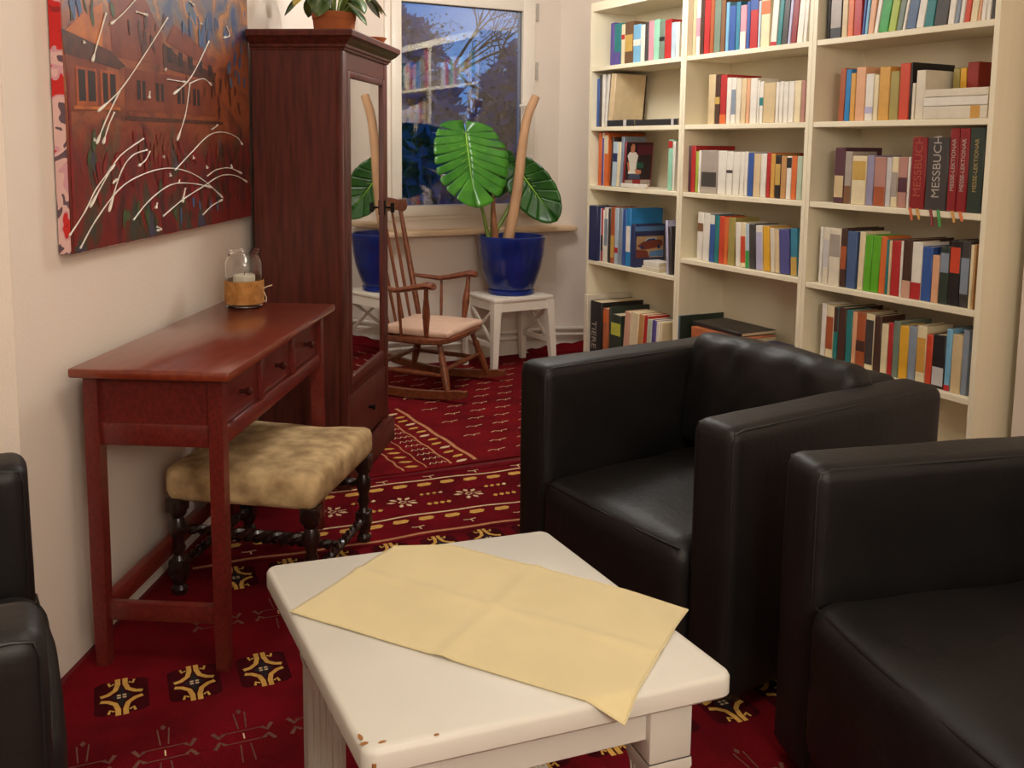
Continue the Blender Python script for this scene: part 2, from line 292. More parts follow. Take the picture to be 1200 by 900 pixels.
# baseboards and pipes
mb = MB(); mb.b2(cx_+0.02, 3.06, BY-0.012, BY, 0, 0.075); struct(mb, 'baseboard_back', WHITEP)
for z, r, lb in ((0.143, 0.012, 'upper white heating pipe along the window wall above the skirting'), (0.105, 0.010, 'lower white heating pipe along the window wall just above the skirting')):
    mb = MB(); mb.tube([(1.90, BY-0.03, z), (3.05, BY-0.03, z), (3.33, 4.945, z)], r, 8)
    o = mb.build('heating_pipe', WHITEP); tag(o, lb, 'pipe', 'heating pipes under the window')
    mb = MB()
    for x in (2.1, 2.5, 2.95): mb.box((x, BY-0.02, z), (0.012, 0.04, 0.026))
    mb.build('pipe_clip', WHITEP, o)
BOOKS = {
  '10': [
    (4.296, 0.036, 0.224, 'violet', 0.05, {}),
    (4.2454, 0.0624, 0.216, 'teal', 0.05, {'lab': ('violet', 0, 0.33)}),
    (4.1982, 0.0295, 0.207, 'cream', 0.05, {'lab': ('red', 0.62, 0.75)}),
    (4.145, 0.0741, 0.215, 'brownold', 0.05, {'lab': ('gold', 0.3, 0.7)}),
    (4.0752, 0.0621, 0.194, 'skyblue', 0.05, {'lab': ('white', 0.45, 0.62)}),
    (4.0265, 0.0327, 0.187, 'white', 0.05, {}),
    (3.9937, 0.0307, 0.196, 'charcoal', 0.05, {}),
    (3.9564, 0.0416, 0.199, 'pink', 0.05, {}),
    (3.9123, 0.0441, 0.201, 'mint', 0.05, {}),
    (3.868, 0.0419, 0.184, 'greygreen', 0.05, {'lab': ('black', 0.5, 0.62)}),
    (3.8206, 0.0504, 0.191, 'red', 0.05, {}),
    (3.7769, 0.0344, 0.173, 'paleblue', 0.05, {}),
    (3.7455, 0.0264, 0.171, 'white', 0.05, {}),
  ],
  '11': [
    (4.3901, 0.0242, 0.256, 'blue', 0.03, {}),
    (4.365, 0.024, 0.272, 'charcoal', 0.03, {}),
    (4.3392, 0.0257, 0.275, 'white', 0.03, {}),
    (4.3086, 0.0235, 0.273, 'darkbrown', 0.03, {'L': 5, 'D': 0.234, 'lab': ('white', 0, 1)}),
    (4.273, 0.0451, 0.273, 'beige', 0.03, {'L': 6, 'D': 0.19}),
  ],
  '12': [
    (4.3584, 0.0345, 0.281, 'orange', 0.03, {}),
    (4.3304, 0.0194, 0.282, 'white', 0.03, {'lab': ('violet', 0.0, 0.9)}),
    (4.3005, 0.0382, 0.282, 'orange', 0.03, {'lab': ('cream', 0.6, 0.95), 'D': 0.24}),
    (4.2548, 0.016, 0.258, 'darkbrown', 0.03, {'L': 3}),
    (4.2244, 0.0424, 0.232, 'paleblue', 0.03, {'lab': ('navy', 0.55, 0.75), 'L': 3}),
    (4.1882, 0.0277, 0.23, 'cream', 0.03, {'L': 3}),
    (4.1614, 0.0239, 0.26, 'greyblue', 0.03, {'L': 3}),
    (4.1376, 0.0147, 0.232, 'darkred', 0.03, {'L': 4, 'D': 0.17, 'photo': 1}),
    (3.7478, 0.0342, 0.244, 'mint', 0.03, {'lab': ('red', 0.83, 0.98)}),
    (3.7204, 0.0184, 0.236, 'white', 0.03, {}),
  ],
  '13': [
    (4.3675, 0.0814, 0.296, 'navyred', -0, {}),
    (4.3225, 0.0074, 0.284, 'paleblue', 0.02, {}),
    (4.3102, 0.016, 0.284, 'red', 0.02, {'lab': ('black', 0.2, 0.5)}),
    (4.2957, 0.0112, 0.276, 'white', 0.02, {}),
    (4.2718, 0.0346, 0.291, 'white', 0.02, {'lab': ('greyblue', 0.3, 0.8)}),
    (4.2402, 0.0265, 0.288, 'charcoal', 0.02, {}),
    (4.208, 0.0357, 0.298, 'rust', 0.02, {'lab': ('gold', 0.1, 0.5)}),
    (4.1733, 0.0315, 0.294, 'paleblue', 0.02, {'lab': ('red', 0.2, 0.3)}),
    (4.138, 0.0367, 0.294, 'greyblue', 0.02, {}),
    (4.1032, 0.0307, 0.293, 'blue', 0.02, {}),
    (4.0651, 0.043, 0.299, 'brightblue', 0.02, {'D': 0.2, 'lab': ('white', 0.25, 0.7)}),
    (4.0248, 0.0352, 0.221, 'navy', 0.02, {'D': 0.19, 'car': 1}),
    (3.7289, 0.0188, 0.261, 'lilac', 0.02, {'L': -5}),
    (3.7059, 0.0251, 0.233, 'charcoal', 0.02, {'L': -5}),
  ],
  '14': [
    (4.376, 0.0358, 0.365, 'paper', -0.03, {'D': 0.27}),
    (4.3538, 0.0074, 0.316, 'black', 0, {'D': 0.2}),
    (4.2886, 0.1085, 0.339, 'black', -0.02, {'D': 0.27, 't': 'TIERE'}),
    (4.2129, 0.0416, 0.312, 'terracotta', -0.01, {'D': 0.24, 'lab': ('orange', 0.75, 0.97)}),
    (4.1831, 0.0169, 0.323, 'blackgreen', 0, {'D': 0.25}),
    (4.1289, 0.0884, 0.291, 'blackgreen', 0, {'lab': ('lime', 0.62, 0.85), 'D': 0.2}),
    (4.0439, 0.0503, 0.323, 'pinkbeige', 0, {'L': 4}),
    (3.9821, 0.07, 0.328, 'cream', 0, {'L': 4}),
    (3.9239, 0.0431, 0.328, 'tan', 0, {'L': 4}),
    (3.8853, 0.0317, 0.328, 'red', 0, {'L': 4}),
    (3.849, 0.0384, 0.315, 'palegreen', 0, {'L': 3}),
    (3.8114, 0.0344, 0.316, 'violet', 0, {'L': 3}),
    (3.7813, 0.0236, 0.313, 'white', 0, {'L': 3}),
    (3.7586, 0.02, 0.312, 'cream', 0, {'L': 3, 'D': 0.2}),
  ],
  '20': [
    (3.5968, 0.0229, 0.307, 'beige', 0.03, {}),
    (3.5698, 0.0289, 0.284, 'white', 0.03, {'lab': ('pink', 0.3, 0.6)}),
    (3.5414, 0.0258, 0.281, 'darkbrown', 0.03, {}),
    (3.5071, 0.0405, 0.285, 'red', 0.03, {}),
    (3.4724, 0.0265, 0.272, 'rust', 0.03, {}),
    (3.4364, 0.0434, 0.25, 'greygreen', 0.03, {}),
    (3.3987, 0.0296, 0.236, 'brown', 0.03, {}),
    (3.3695, 0.0215, 0.192, 'skyblue', 0.03, {}),
    (3.3369, 0.0417, 0.189, 'blue', 0.03, {}),
    (3.3013, 0.0272, 0.182, 'tealblue', 0.03, {}),
    (3.267, 0.0392, 0.178, 'pink', 0.03, {'lab': ('white', 0.0, 0.42)}),
    (3.2356, 0.0215, 0.173, 'blue', 0.03, {}),
    (3.1998, 0.0478, 0.168, 'red', 0.03, {'lab': ('blue', 0.75, 1)}),
    (3.1668, 0.0161, 0.17, 'paleblue', 0.03, {}),
    (3.1308, 0.0534, 0.167, 'cream', 0.03, {'lab': ('orange', 0.65, 0.92)}),
    (3.0805, 0.036, 0.159, 'white', 0.03, {'L': 3, 'lab': ('red', 0, 0.1)}),
    (3.0481, 0.0265, 0.155, 'teal', 0.03, {'L': 4}),
    (3.0174, 0.0328, 0.172, 'charcoal', 0.03, {'L': 4}),
    (2.9915, 0.017, 0.168, 'lilac', 0.03, {'L': 4}),
    (2.9659, 0.032, 0.166, 'darkred', 0.03, {'L': 4}),
    (2.9319, 0.0336, 0.166, 'white', 0.03, {'L': 4}),
    (2.9037, 0.0206, 0.162, 'white', 0.03, {'L': 3}),
  ],
  '21': [
    (3.459, 0.0469, 0.222, 'sand', 0.03, {}),
    (3.4179, 0.0328, 0.22, 'darkbrown', 0.03, {'lab': ('gold', 0.4, 0.55)}),
    (3.3797, 0.0415, 0.217, 'red', 0.03, {'lab': ('orange', 0.0, 0.2), 'D': 0.2}),
    (3.3432, 0.0292, 0.202, 'white', 0.03, {}),
    (3.3118, 0.0314, 0.2, 'white', 0.03, {'lab': ('greyblue', 0.2, 0.75)}),
    (3.2796, 0.0309, 0.195, 'paper', 0.03, {}),
    (3.2472, 0.0318, 0.193, 'beige', 0.03, {}),
    (3.2189, 0.0228, 0.193, 'peach', 0.03, {}),
    (3.1849, 0.043, 0.191, 'white', 0.03, {}),
    (3.1554, 0.0138, 0.179, 'white', 0.03, {}),
    (3.1367, 0.022, 0.174, 'white', 0.03, {'lab': ('teal', 0.42, 0.62)}),
    (3.0892, 0.0704, 0.166, 'sand', 0.03, {}),
    (3.0427, 0.0199, 0.167, 'white', 0.03, {}),
    (3.0202, 0.0231, 0.168, 'white', 0.03, {}),
    (2.994, 0.0273, 0.166, 'white', 0.03, {}),
    (2.9631, 0.0324, 0.166, 'white', 0.03, {}),
    (2.9276, 0.0363, 0.167, 'cream', 0.03, {}),
    (2.897, 0.0229, 0.167, 'pinkbrown', 0.03, {}),
  ],
  '22': [
    (3.5991, 0.0183, 0.216, 'plum', 0.03, {}),
    (3.5728, 0.0321, 0.216, 'red', 0.03, {'D': 0.24}),
    (3.5463, 0.0188, 0.19, 'yellowgreen', 0.03, {}),
    (3.5275, 0.0171, 0.195, 'white', 0.03, {}),
    (3.459, 0.1167, 0.196, 'warmgrey', 0.03, {'lab': ('charcoal', 0.15, 0.5)}),
    (3.3703, 0.0568, 0.194, 'white', 0.03, {}),
    (3.3202, 0.0408, 0.191, 'white', 0.03, {'lab': ('charcoal', 0.5, 0.58)}),
    (3.2763, 0.0444, 0.189, 'white', 0.03, {}),
    (3.2389, 0.028, 0.189, 'white', 0.03, {}),
    (3.2136, 0.0206, 0.192, 'white', 0.03, {}),
    (3.1851, 0.0343, 0.187, 'blue', 0.03, {}),
    (3.1458, 0.042, 0.185, 'beige', 0.03, {}),
    (3.1063, 0.0345, 0.185, 'white', 0.03, {}),
    (3.0763, 0.0234, 0.189, 'red', 0.03, {'D': 0.2}),
    (3.0507, 0.0258, 0.186, 'ochre', 0.03, {}),
    (3.0208, 0.032, 0.18, 'black', 0.03, {'lab': ('gold', 0.3, 0.8)}),
    (2.9879, 0.0315, 0.177, 'tan', 0.03, {}),
    (2.9575, 0.0273, 0.176, 'white', 0.03, {'lab': ('black', 0.72, 0.97)}),
    (2.9288, 0.0282, 0.178, 'orange', 0.03, {}),
    (2.8985, 0.0302, 0.177, 'palegreen', 0.03, {}),
  ],
  '23': [
    (3.5064, 0.0396, 0.223, 'white', 0.03, {'lab': ('brown', 0.6, 0.78)}),
    (3.4627, 0.0452, 0.222, 'white', 0.03, {}),
    (3.4221, 0.0336, 0.216, 'blue', 0.03, {'lab': ('white', 0.8, 1)}),
    (3.3892, 0.0301, 0.216, 'teal', 0.03, {}),
    (3.3567, 0.0327, 0.215, 'vermilion', 0.03, {}),
    (3.3262, 0.0263, 0.212, 'orange', 0.03, {}),
    (3.2901, 0.0436, 0.213, 'olive', 0.03, {}),
    (3.2418, 0.0314, 0.195, 'white', 0.03, {'L': -3}),
    (3.2094, 0.031, 0.196, 'cream', 0.03, {'L': -3, 'lab': ('vermilion', 0.1, 0.7)}),
    (3.1818, 0.0221, 0.193, 'paleblue', 0.03, {'L': -3, 'lab': ('green', 0, 0.4)}),
    (3.1517, 0.0358, 0.193, 'charcoal', 0.03, {'L': -4}),
    (3.1066, 0.0406, 0.191, 'white', 0.03, {'L': -4, 'lab': ('lilac', 0.0, 0.85)}),
    (3.0608, 0.0371, 0.19, 'marigold', 0.03, {'L': -5}),
    (3.0254, 0.0259, 0.186, 'paper', 0.03, {'L': -5}),
    (2.9985, 0.0256, 0.183, 'beige', 0.03, {'L': -5}),
    (2.9557, 0.0573, 0.186, 'bluepurple', 0.03, {'L': -5}),
    (2.9031, 0.0372, 0.194, 'tealblue', 0.03, {'L': -4, 'D': 0.15, 'lab': ('gold', 0.0, 0.4)}),
  ],
  '24': [
    (3.6045, 0.0074, 0.38, 'slateblue', 0, {}),
    (3.5965, 0.0074, 0.382, 'blackgreen', 0, {'D': 0.27}),
  ],
  '30': [
    (2.7831, 0.0181, 0.193, 'black', 0.03, {}),
    (2.7443, 0.0572, 0.174, 'black', 0.03, {'lab': ('warmgrey', 0.2, 0.9)}),
    (2.7004, 0.0282, 0.154, 'sand', 0.03, {}),
    (2.6714, 0.0278, 0.144, 'orange', 0.03, {}),
    (2.638, 0.0369, 0.147, 'red', 0.03, {}),
    (2.6108, 0.0114, 0.136, 'blue', 0.03, {'L': 3}),
    (2.5969, 0.0147, 0.135, 'skyblue', 0.03, {'L': 4}),
    (2.5755, 0.0262, 0.129, 'peach', 0.03, {'L': 5, 'lab': ('darkred', 0.7, 0.95)}),
    (2.5517, 0.0192, 0.126, 'white', 0.03, {'L': 8}),
    (2.5191, 0.0432, 0.138, 'green', 0.03, {'L': 8}),
    (2.4791, 0.0336, 0.126, 'yellowgreen', 0.03, {'L': 8}),
    (2.4484, 0.0251, 0.122, 'greygreen', 0.03, {'L': 9}),
    (2.428, 0.0133, 0.12, 'white', 0.03, {'L': 9}),
    (2.399, 0.042, 0.122, 'slateblue', 0.03, {'L': 9}),
    (2.3606, 0.0315, 0.124, 'white', 0.03, {'L': 8}),
    (2.3242, 0.0384, 0.119, 'teal', 0.03, {'L': 6}),
    (2.2768, 0.0533, 0.116, 'charcoal', 0.03, {'L': 6, 'lab': ('palegrey', 0.45, 0.95)}),
    (2.236, 0.0255, 0.101, 'white', 0.03, {'L': 5}),
    (2.2135, 0.0175, 0.098, 'greyblue', 0.03, {'L': 5}),
    (2.1952, 0.0173, 0.09, 'white', 0.03, {'L': 5}),
    (2.1746, 0.0219, 0.09, 'vermilion', 0.03, {'L': 5}),
    (2.1494, 0.0263, 0.084, 'cream', 0.03, {'L': 5}),
    (2.13, 0.0107, 0.082, 'peach', 0.03, {'L': 5}),
    (2.1148, 0.0179, 0.08, 'white', 0.03, {'L': 4}),
    (2.0965, 0.0171, 0.077, 'white', 0.03, {'L': 3}),
    (2.0792, 0.0156, 0.075, 'charcoal', 0.03, {'L': 3}),
  ],
  '31': [
    (2.6976, 0.0284, 0.2, 'rust', 0.03, {'L': 1}),
    (2.6693, 0.0262, 0.194, 'brightblue', 0.03, {'L': 1, 'D': 0.16}),
    (2.6434, 0.0244, 0.179, 'ochre', 0.03, {}),
    (2.6074, 0.0453, 0.199, 'peach', 0.03, {}),
    (2.5647, 0.0376, 0.172, 'white', 0.03, {'lab': ('lilac', 0.15, 0.3)}),
    (2.5338, 0.022, 0.166, 'cream', 0.03, {}),
    (2.4973, 0.0487, 0.193, 'ochre', 0.03, {}),
    (2.4519, 0.0396, 0.175, 'olive', 0.03, {}),
    (2.4092, 0.0434, 0.2, 'vermilion', 0.03, {'D': 0.17}),
    (2.3824, 0.0091, 0.201, 'black', 0.032, {'D': 0.22}),
    (2.368, 0.0148, 0.128, 'paper', 0.03, {}),
    (2.3321, 0.0387, 0.17, 'paper', 0.02, {}),
  ],
  '32': [
    (2.6803, 0.0493, 0.213, 'plum', 0.02, {'lab': ('sand', 0.1, 0.5), 'D': 0.2}),
    (2.6373, 0.0341, 0.198, 'warmgrey', 0.02, {'lab': ('brown', 0, 0.35)}),
    (2.5841, 0.0696, 0.182, 'cream', 0.02, {'lab': ('gold', 0.5, 0.9)}),
    (2.5313, 0.0332, 0.184, 'lavender', 0.02, {}),
    (2.4868, 0.0531, 0.179, 'pinkbrown', 0.02, {'lab': ('rust', 0.0, 0.4)}),
    (2.4472, 0.0237, 0.178, 'palegrey', 0.02, {}),
    (2.4203, 0.0282, 0.181, 'cream', 0.02, {'lab': ('warmgrey', 0.2, 0.7)}),
    (2.3857, 0.0387, 0.181, 'pinkbrown', 0.02, {'lab': ('plum', 0.3, 0.6)}),
    (2.3591, 0.0126, 0.181, 'white', 0.02, {}),
    (2.3127, 0.0615, 0.249, 'darkred', 0.01, {'D': 0.2, 't': 'MESSBUCH', 'm': 'dim'}),
    (2.2368, 0.0867, 0.249, 'charcoal', 0.01, {'D': 0.2, 't': 'MESSBUCH'}),
    (2.1743, 0.0353, 0.28, 'darkred', 0.01, {'D': 0.2, 't': 'MESSE-LEKTIONAR'}),
    (2.1365, 0.038, 0.279, 'darkred', 0.01, {'D': 0.2, 't': 'MESSE-LEKTIONAR'}),
    (2.0886, 0.0551, 0.28, 'blackgreen', 0.01, {'D': 0.2, 't': 'MESSE-LEKTIONAR', 'm': 'gold'}),
  ],
  '33': [
    (2.7622, 0.0178, 0.222, 'white', 0.03, {}),
    (2.7278, 0.0299, 0.222, 'paper', 0.02, {'lab': ('palegrey', 0.3, 0.8)}),
    (2.6833, 0.0566, 0.223, 'paper', 0.02, {'lab': ('warmgrey', 0.5, 0.9)}),
    (2.6385, 0.0305, 0.227, 'darkbrown', 0.02, {'lab': ('rust', 0.3, 0.7), 'D': 0.2}),
    (2.5988, 0.0464, 0.218, 'denim', 0.02, {}),
    (2.5531, 0.0272, 0.22, 'cream', 0.02, {'L': 1}),
    (2.5218, 0.0334, 0.21, 'brightgreen', 0.02, {'L': 1}),
    (2.4858, 0.0363, 0.21, 'brightgreen', 0.02, {'L': 1}),
    (2.4525, 0.0282, 0.211, 'orange', 0.02, {'L': 1}),
    (2.4322, 0.0111, 0.202, 'teal', 0.02, {}),
    (2.42, 0.0117, 0.2, 'beige', 0.02, {}),
    (2.3941, 0.038, 0.201, 'red', 0.02, {}),
    (2.369, 0.0103, 0.202, 'white', 0.02, {}),
    (2.3444, 0.037, 0.211, 'darkbrown', 0.02, {'D': 0.22, 'lab': ('pinkbeige', 0.0, 0.3)}),
    (2.3034, 0.0426, 0.204, 'white', 0.02, {'lab': ('red', 0.0, 0.3)}),
    (2.2606, 0.0406, 0.192, 'blue', 0.02, {'D': 0.17}),
    (2.2248, 0.0287, 0.166, 'peach', 0.02, {}),
    (2.1908, 0.0371, 0.198, 'blackgreen', 0.02, {'lab': ('greyblue', 0.55, 0.9)}),
    (2.15, 0.0421, 0.224, 'black', 0.02, {'lab': ('vermilion', 0.5, 0.9)}),
    (2.111, 0.0336, 0.226, 'charcoal', 0.02, {'D': 0.2, 'lab': ('greyblue', 0.2, 0.75)}),
    (2.087, 0.0125, 0.215, 'cream', 0.02, {}),
    (2.0761, 0.0078, 0.218, 'tan', 0.02, {}),
  ],
  '34': [
    (2.7304, 0.024, 0.221, 'white', 0.03, {}),
    (2.6983, 0.0381, 0.218, 'cream', 0.03, {'lab': ('rust', 0.2, 0.8)}),
    (2.6675, 0.0214, 0.215, 'teal', 0.03, {'lab': ('darkbrown', 0.55, 1)}),
    (2.6363, 0.0389, 0.218, 'darkbrown', 0.03, {'D': 0.2}),
    (2.6012, 0.029, 0.214, 'teal', 0.03, {}),
    (2.5751, 0.0213, 0.212, 'peach', 0.03, {}),
    (2.543, 0.0407, 0.214, 'rust', 0.03, {'lab': ('darkbrown', 0.3, 0.5), 'D': 0.17}),
    (2.5014, 0.0399, 0.215, 'cream', 0.03, {'lab': ('charcoal', 0.1, 0.9)}),
    (2.4642, 0.0323, 0.214, 'darkbrown', 0.03, {}),
    (2.432, 0.03, 0.189, 'cream', 0.03, {}),
    (2.4054, 0.0212, 0.198, 'red', 0.03, {}),
    (2.38, 0.0276, 0.207, 'greygreen', 0.03, {'D': 0.17}),
    (2.3458, 0.0385, 0.196, 'marigold', 0.03, {}),
    (2.309, 0.033, 0.2, 'greyblue', 0.03, {}),
    (2.2713, 0.0401, 0.209, 'cream', 0.03, {'lab': ('ochre', 0.2, 0.8)}),
    (2.2373, 0.0256, 0.183, 'vermilion', 0.03, {}),
    (2.198, 0.0506, 0.19, 'black', 0.03, {'lab': ('palegrey', 0.05, 0.4)}),
    (2.16, 0.023, 0.216, 'skyblue', 0.03, {'lab': ('red', 0, 0.1)}),
    (2.1274, 0.04, 0.202, 'sand', 0.03, {}),
    (2.0945, 0.0236, 0.224, 'greyblue', 0.03, {}),
  ],
}
STROKES = [
  [(0.432, 1.631), (0.362, 1.588), (0.293, 1.552)],
  [(0.271, 1.576), (0.225, 1.504), (0.193, 1.452)],
  [(0.633, 1.612), (0.473, 1.492), (0.331, 1.394), (0.211, 1.336)],
  [(0.327, 1.39), (0.255, 1.322), (0.197, 1.257)],
  [(0.294, 1.336), (0.26, 1.301), (0.23, 1.257)],
  [(0.94, 1.58), (0.791, 1.46), (0.658, 1.401)],
  [(0.778, 1.438), (0.738, 1.345), (0.673, 1.269)],
  [(0.778, 1.439), (0.883, 1.46), (0.951, 1.444)],
  [(0.453, 1.272), (0.317, 1.228), (0.243, 1.178), (0.153, 1.107)],
  [(0.472, 1.242), (0.383, 1.227), (0.314, 1.183), (0.246, 1.09)],
  [(0.49, 1.238), (0.461, 1.215), (0.419, 1.2)],
  [(0.1, 1.014), (0.183, 1.077), (0.311, 1.146), (0.449, 1.178), (0.601, 1.19), (0.748, 1.176), (0.885, 1.14), (1.022, 1.085)],
  [(0.652, 1.184), (0.774, 1.233), (0.92, 1.287), (1.05, 1.298), (1.174, 1.282), (1.223, 1.258)],
  [(0.378, 1.06), (0.48, 1.107), (0.618, 1.142), (0.768, 1.141), (0.928, 1.122)],
  [(0.563, 1.057), (0.698, 1.095), (0.86, 1.128), (1.013, 1.157), (1.151, 1.153), (1.263, 1.127)],
  [(0.854, 1.041), (0.929, 1.064), (1.021, 1.078)],
  [(0.899, 1.16), (0.975, 1.177), (1.096, 1.18), (1.21, 1.159)],
  [(0.946, 1.306), (0.985, 1.316), (0.993, 1.321)],
  [(0.056, 1.049), (0.128, 1.098), (0.189, 1.151), (0.284, 1.206)],
  [(0.62, 1.44), (0.681, 1.44), (0.745, 1.44)],
  [(0.187, 1.271), (0.189, 1.264)],
  [(0.502, 1.4), (0.497, 1.38)],
  [(0.526, 1.096), (0.515, 1.081)],
  [(0.58, 1.225), (0.576, 1.221)],
  [(0.785, 1.224), (0.791, 1.215)],
  [(0.872, 1.627), (0.881, 1.625)],
  [(0.155, 1.497), (0.158, 1.492)],
  [(0.612, 1.47), (0.606, 1.463)],
  [(0.722, 1.129), (0.697, 1.087)],
  [(1.1, 1.645), (1.126, 1.619), (1.071, 1.605)],
  [(0.796, 1.68), (0.829, 1.672)],
  [(0.438, 1.602), (0.503, 1.601)],
  [(0.52, 1.03), (0.549, 1.021), (0.52, 1.02)],
  [(0.28, 1.166), (0.272, 1.159), (0.296, 1.169)],
  [(0.893, 1.191), (0.898, 1.184)],
  [(1.111, 1.191), (1.116, 1.181)],
  [(0.681, 1.155), (0.676, 1.144)],
  [(0.616, 1.175), (0.62, 1.167)],
]
# ================================================================== rugs
def strip(mb, pts, wd, z, mi):
    """flat woven line along pts"""
    P = [Vector(p) for p in pts]; vs = []
    for i, p in enumerate(P):
        t = (P[min(i+1, len(P)-1)] - P[max(i-1, 0)]).normalized(); l = Vector((-t.y, t.x))*wd/2
        vs += [(p.x+l.x, p.y+l.y, z), (p.x-l.x, p.y-l.y, z)]
    mb.add(vs, [(2*i, 2*i+1, 2*i+3, 2*i+2) for i in range(len(P)-1)], mi)
def poly(mb, pts, z, mi): mb.add([(x, y, z) for x, y in pts], [tuple(range(len(pts)))], mi)
RA = R(-5.5)
rx, ry = 1.162, 3.267
def inv_rug(x, y): dx, dy = x-rx, y-ry; return (dx*cos(RA)+dy*sin(RA), -dx*sin(RA)+dy*cos(RA))
rug = thing('patterned_rug', 'large crimson oriental rug with ochre medallions beneath the coffee table', 'rug', (rx, ry, 0.0), RA)
out = [(-0.25, 0.2), (-0.25, 2.27), (kx+0.03, ky-0.02), wl(0.0, 0.02), wl(1.28, 0.02)]
out = [inv_rug(*p) for p in out]
far = [(i/10, 0.085+0.004*sin(i*1.3)) for i in range(int(out[-1][0]*10)+1, 14)]
out += far + [inv_rug(2.55, 0.2)]
mb = MB(); mb.prism(out, 0.0, 0.008); mb.build('rug_pile', PILE, rug)
ZT = 0.0086
WOOL = [W_OCHRE, W_CREAM, W_TAN, W_NAVY, W_GREY, W_DARK]
mb = MB()
def inside(u, v):
    x = rx+u*cos(RA)-v*sin(RA); y = ry+u*sin(RA)+v*cos(RA)
    n_ = (x-W0.x)*WN.x+(y-W0.y)*WN.y; d_ = (x-W0.x)*WD.x+(y-W0.y)*WD.y
    return (n_ > 0.06 or (d_ < -0.14 and x > -0.2)) and x > -0.2 and x < 2.5 and y > 0.25
def medallion(cu, cv, s=1.0):
    k = 0.040*s; h = 0.074*s
    sq = [(-k*1.45, -h*0.8), (-k*1.1, -h*0.95), (k*1.1, -h*0.95), (k*1.45, -h*0.8), (k*1.45, h*0.8), (k*1.1, h*0.95), (-k*1.1, h*0.95), (-k*1.45, h*0.8)]
    poly(mb, [(cu+x, cv+y) for x, y in sq], ZT-0.0004, 5)
    dia = []
    for q in range(4):
        a0 = (k*0.62*(1, 0, -1, 0)[q], h*0.62*(0, 1, 0, -1)[q]); a1 = (k*0.62*(0, -1, 0, 1)[q], h*0.62*(1, 0, -1, 0)[q])
        dia.append(a0); dia.append(((a0[0]+a1[0])*0.34, (a0[1]+a1[1])*0.34))
    poly(mb, [(cu+x, cv+y) for x, y in dia], ZT, 3)
    for i in (-1, 1):
        for j in (-1, 1):
            # one quarter of the ochre frame: up the vertical arm, round the waist, out along the side arm
            strip(mb, [(cu+i*k*0.20, cv+j*h*1.05), (cu+i*k*0.20, cv+j*h*0.72), (cu+i*k*0.34, cv+j*h*0.40), (cu+i*k*0.72, cv+j*h*0.20), (cu+i*k*1.12, cv+j*h*0.13)], 0.0115*s, ZT+0.0002, 0)
            strip(mb, [(cu+i*k*0.40, cv+j*h*0.80), (cu+i*k*0.62, cv+j*h*0.70), (cu+i*k*0.70, cv+j*h*0.90)], 0.006*s, ZT, 0)
    for i in (-1, 1):
        for j in (-1, 1): poly(mb, [(cu+i*0.006+x, cv+j*0.005+y) for x, y in ((-.004, -.003), (.004, -.003), (.004, .003), (-.004, .003))], ZT+0.0004, 1)
def filigree(cu, cv):
    z = ZT; m_ = 4
    strip(mb, [(cu-.04, cv+.02), (cu+.04, cv+.02)], .003, z, m_); strip(mb, [(cu-.04, cv-.02), (cu+.04, cv-.02)], .003, z, m_)
    for s in (-1, 1):
        strip(mb, [(cu+s*.062, cv+.03), (cu+s*.05, cv+.008), (cu+s*.04, cv+.02)], .009, z, m_); strip(mb, [(cu+s*.062, cv-.03), (cu+s*.05, cv-.008), (cu+s*.04, cv-.02)], .009, z, m_)
        strip(mb, [(cu+s*.008, cv+.03), (cu+s*.012, cv+.09)], .003, z, m_); strip(mb, [(cu+s*.01, cv-.03), (cu+s*.013, cv-.09)], .003, z, m_)
    poly(mb, [(cu, cv+.105), (cu+.006, cv+.095), (cu, cv+.085), (cu-.006, cv+.095)], z, m_)
    strip(mb, [(cu, cv-.01), (cu, cv+.01)], .003, z, 1)
gu, gv_ = inv_rug(0.204, 2.232)
for r in range(-3, 2):
    for c in range(-4, 15):
        u = gu+c*0.158; v = gv_+r*0.53
        if v < -0.56 and inside(u-.06, v+.06) and inside(u-.06, v-.06): medallion(u, v)
        u2 = u+0.08; v2 = v-0.255
        if v2 < -0.62 and inside(u2-.07, v2+.1) and inside(u2-.07, v2-.1): filigree(u2, v2)
wob = lambda u, a: a + 0.006*sin(u*9) + 0.004*sin(u*23)
us = [-1.5+i*0.05 for i in range(64)]
for v0, wd, c in ((0.0, .010, 1), (-0.325, .010, 1), (-0.482, .014, 2), (0.055, .006, 5), (-0.15, .004, 5), (-0.51, .006, 5)):
    pts = [(u, wob(u, v0)) for u in us if inside(u-.02, v0) and u < 1.35]
    strip(mb, pts, wd, ZT+.0001, c)
k = 0
for i in range(-16, 16):
    u = 0.025+i*0.091
    for v0 in (-0.045, -0.365):
        if inside(u-.04, v0+.03) and u < 1.3:
            a = .03; b = .016
            poly(mb, [(u-a, wob(u, v0)-b*.4), (u-a*.6, wob(u, v0)-b), (u+a*.6, wob(u, v0)-b*.8), (u+a, wob(u, v0)+b*.3), (u+a*.6, wob(u, v0)+b), (u-a*.7, wob(u, v0)+b*.9)], ZT, 0)
    for v0 in (0.028, -0.43):
        u_ = u+.045
        if i % 2 == 0 and inside(u_-.04, v0+.03) and u_ < 1.3:
            strip(mb, [(u_-.025, v0+.012), (u_-.008, v0+.008), (u_+.02, v0+.014)], .005, ZT, 1); strip(mb, [(u_, v0+.01), (u_+.002, v0-.012)], .005, ZT, 1)
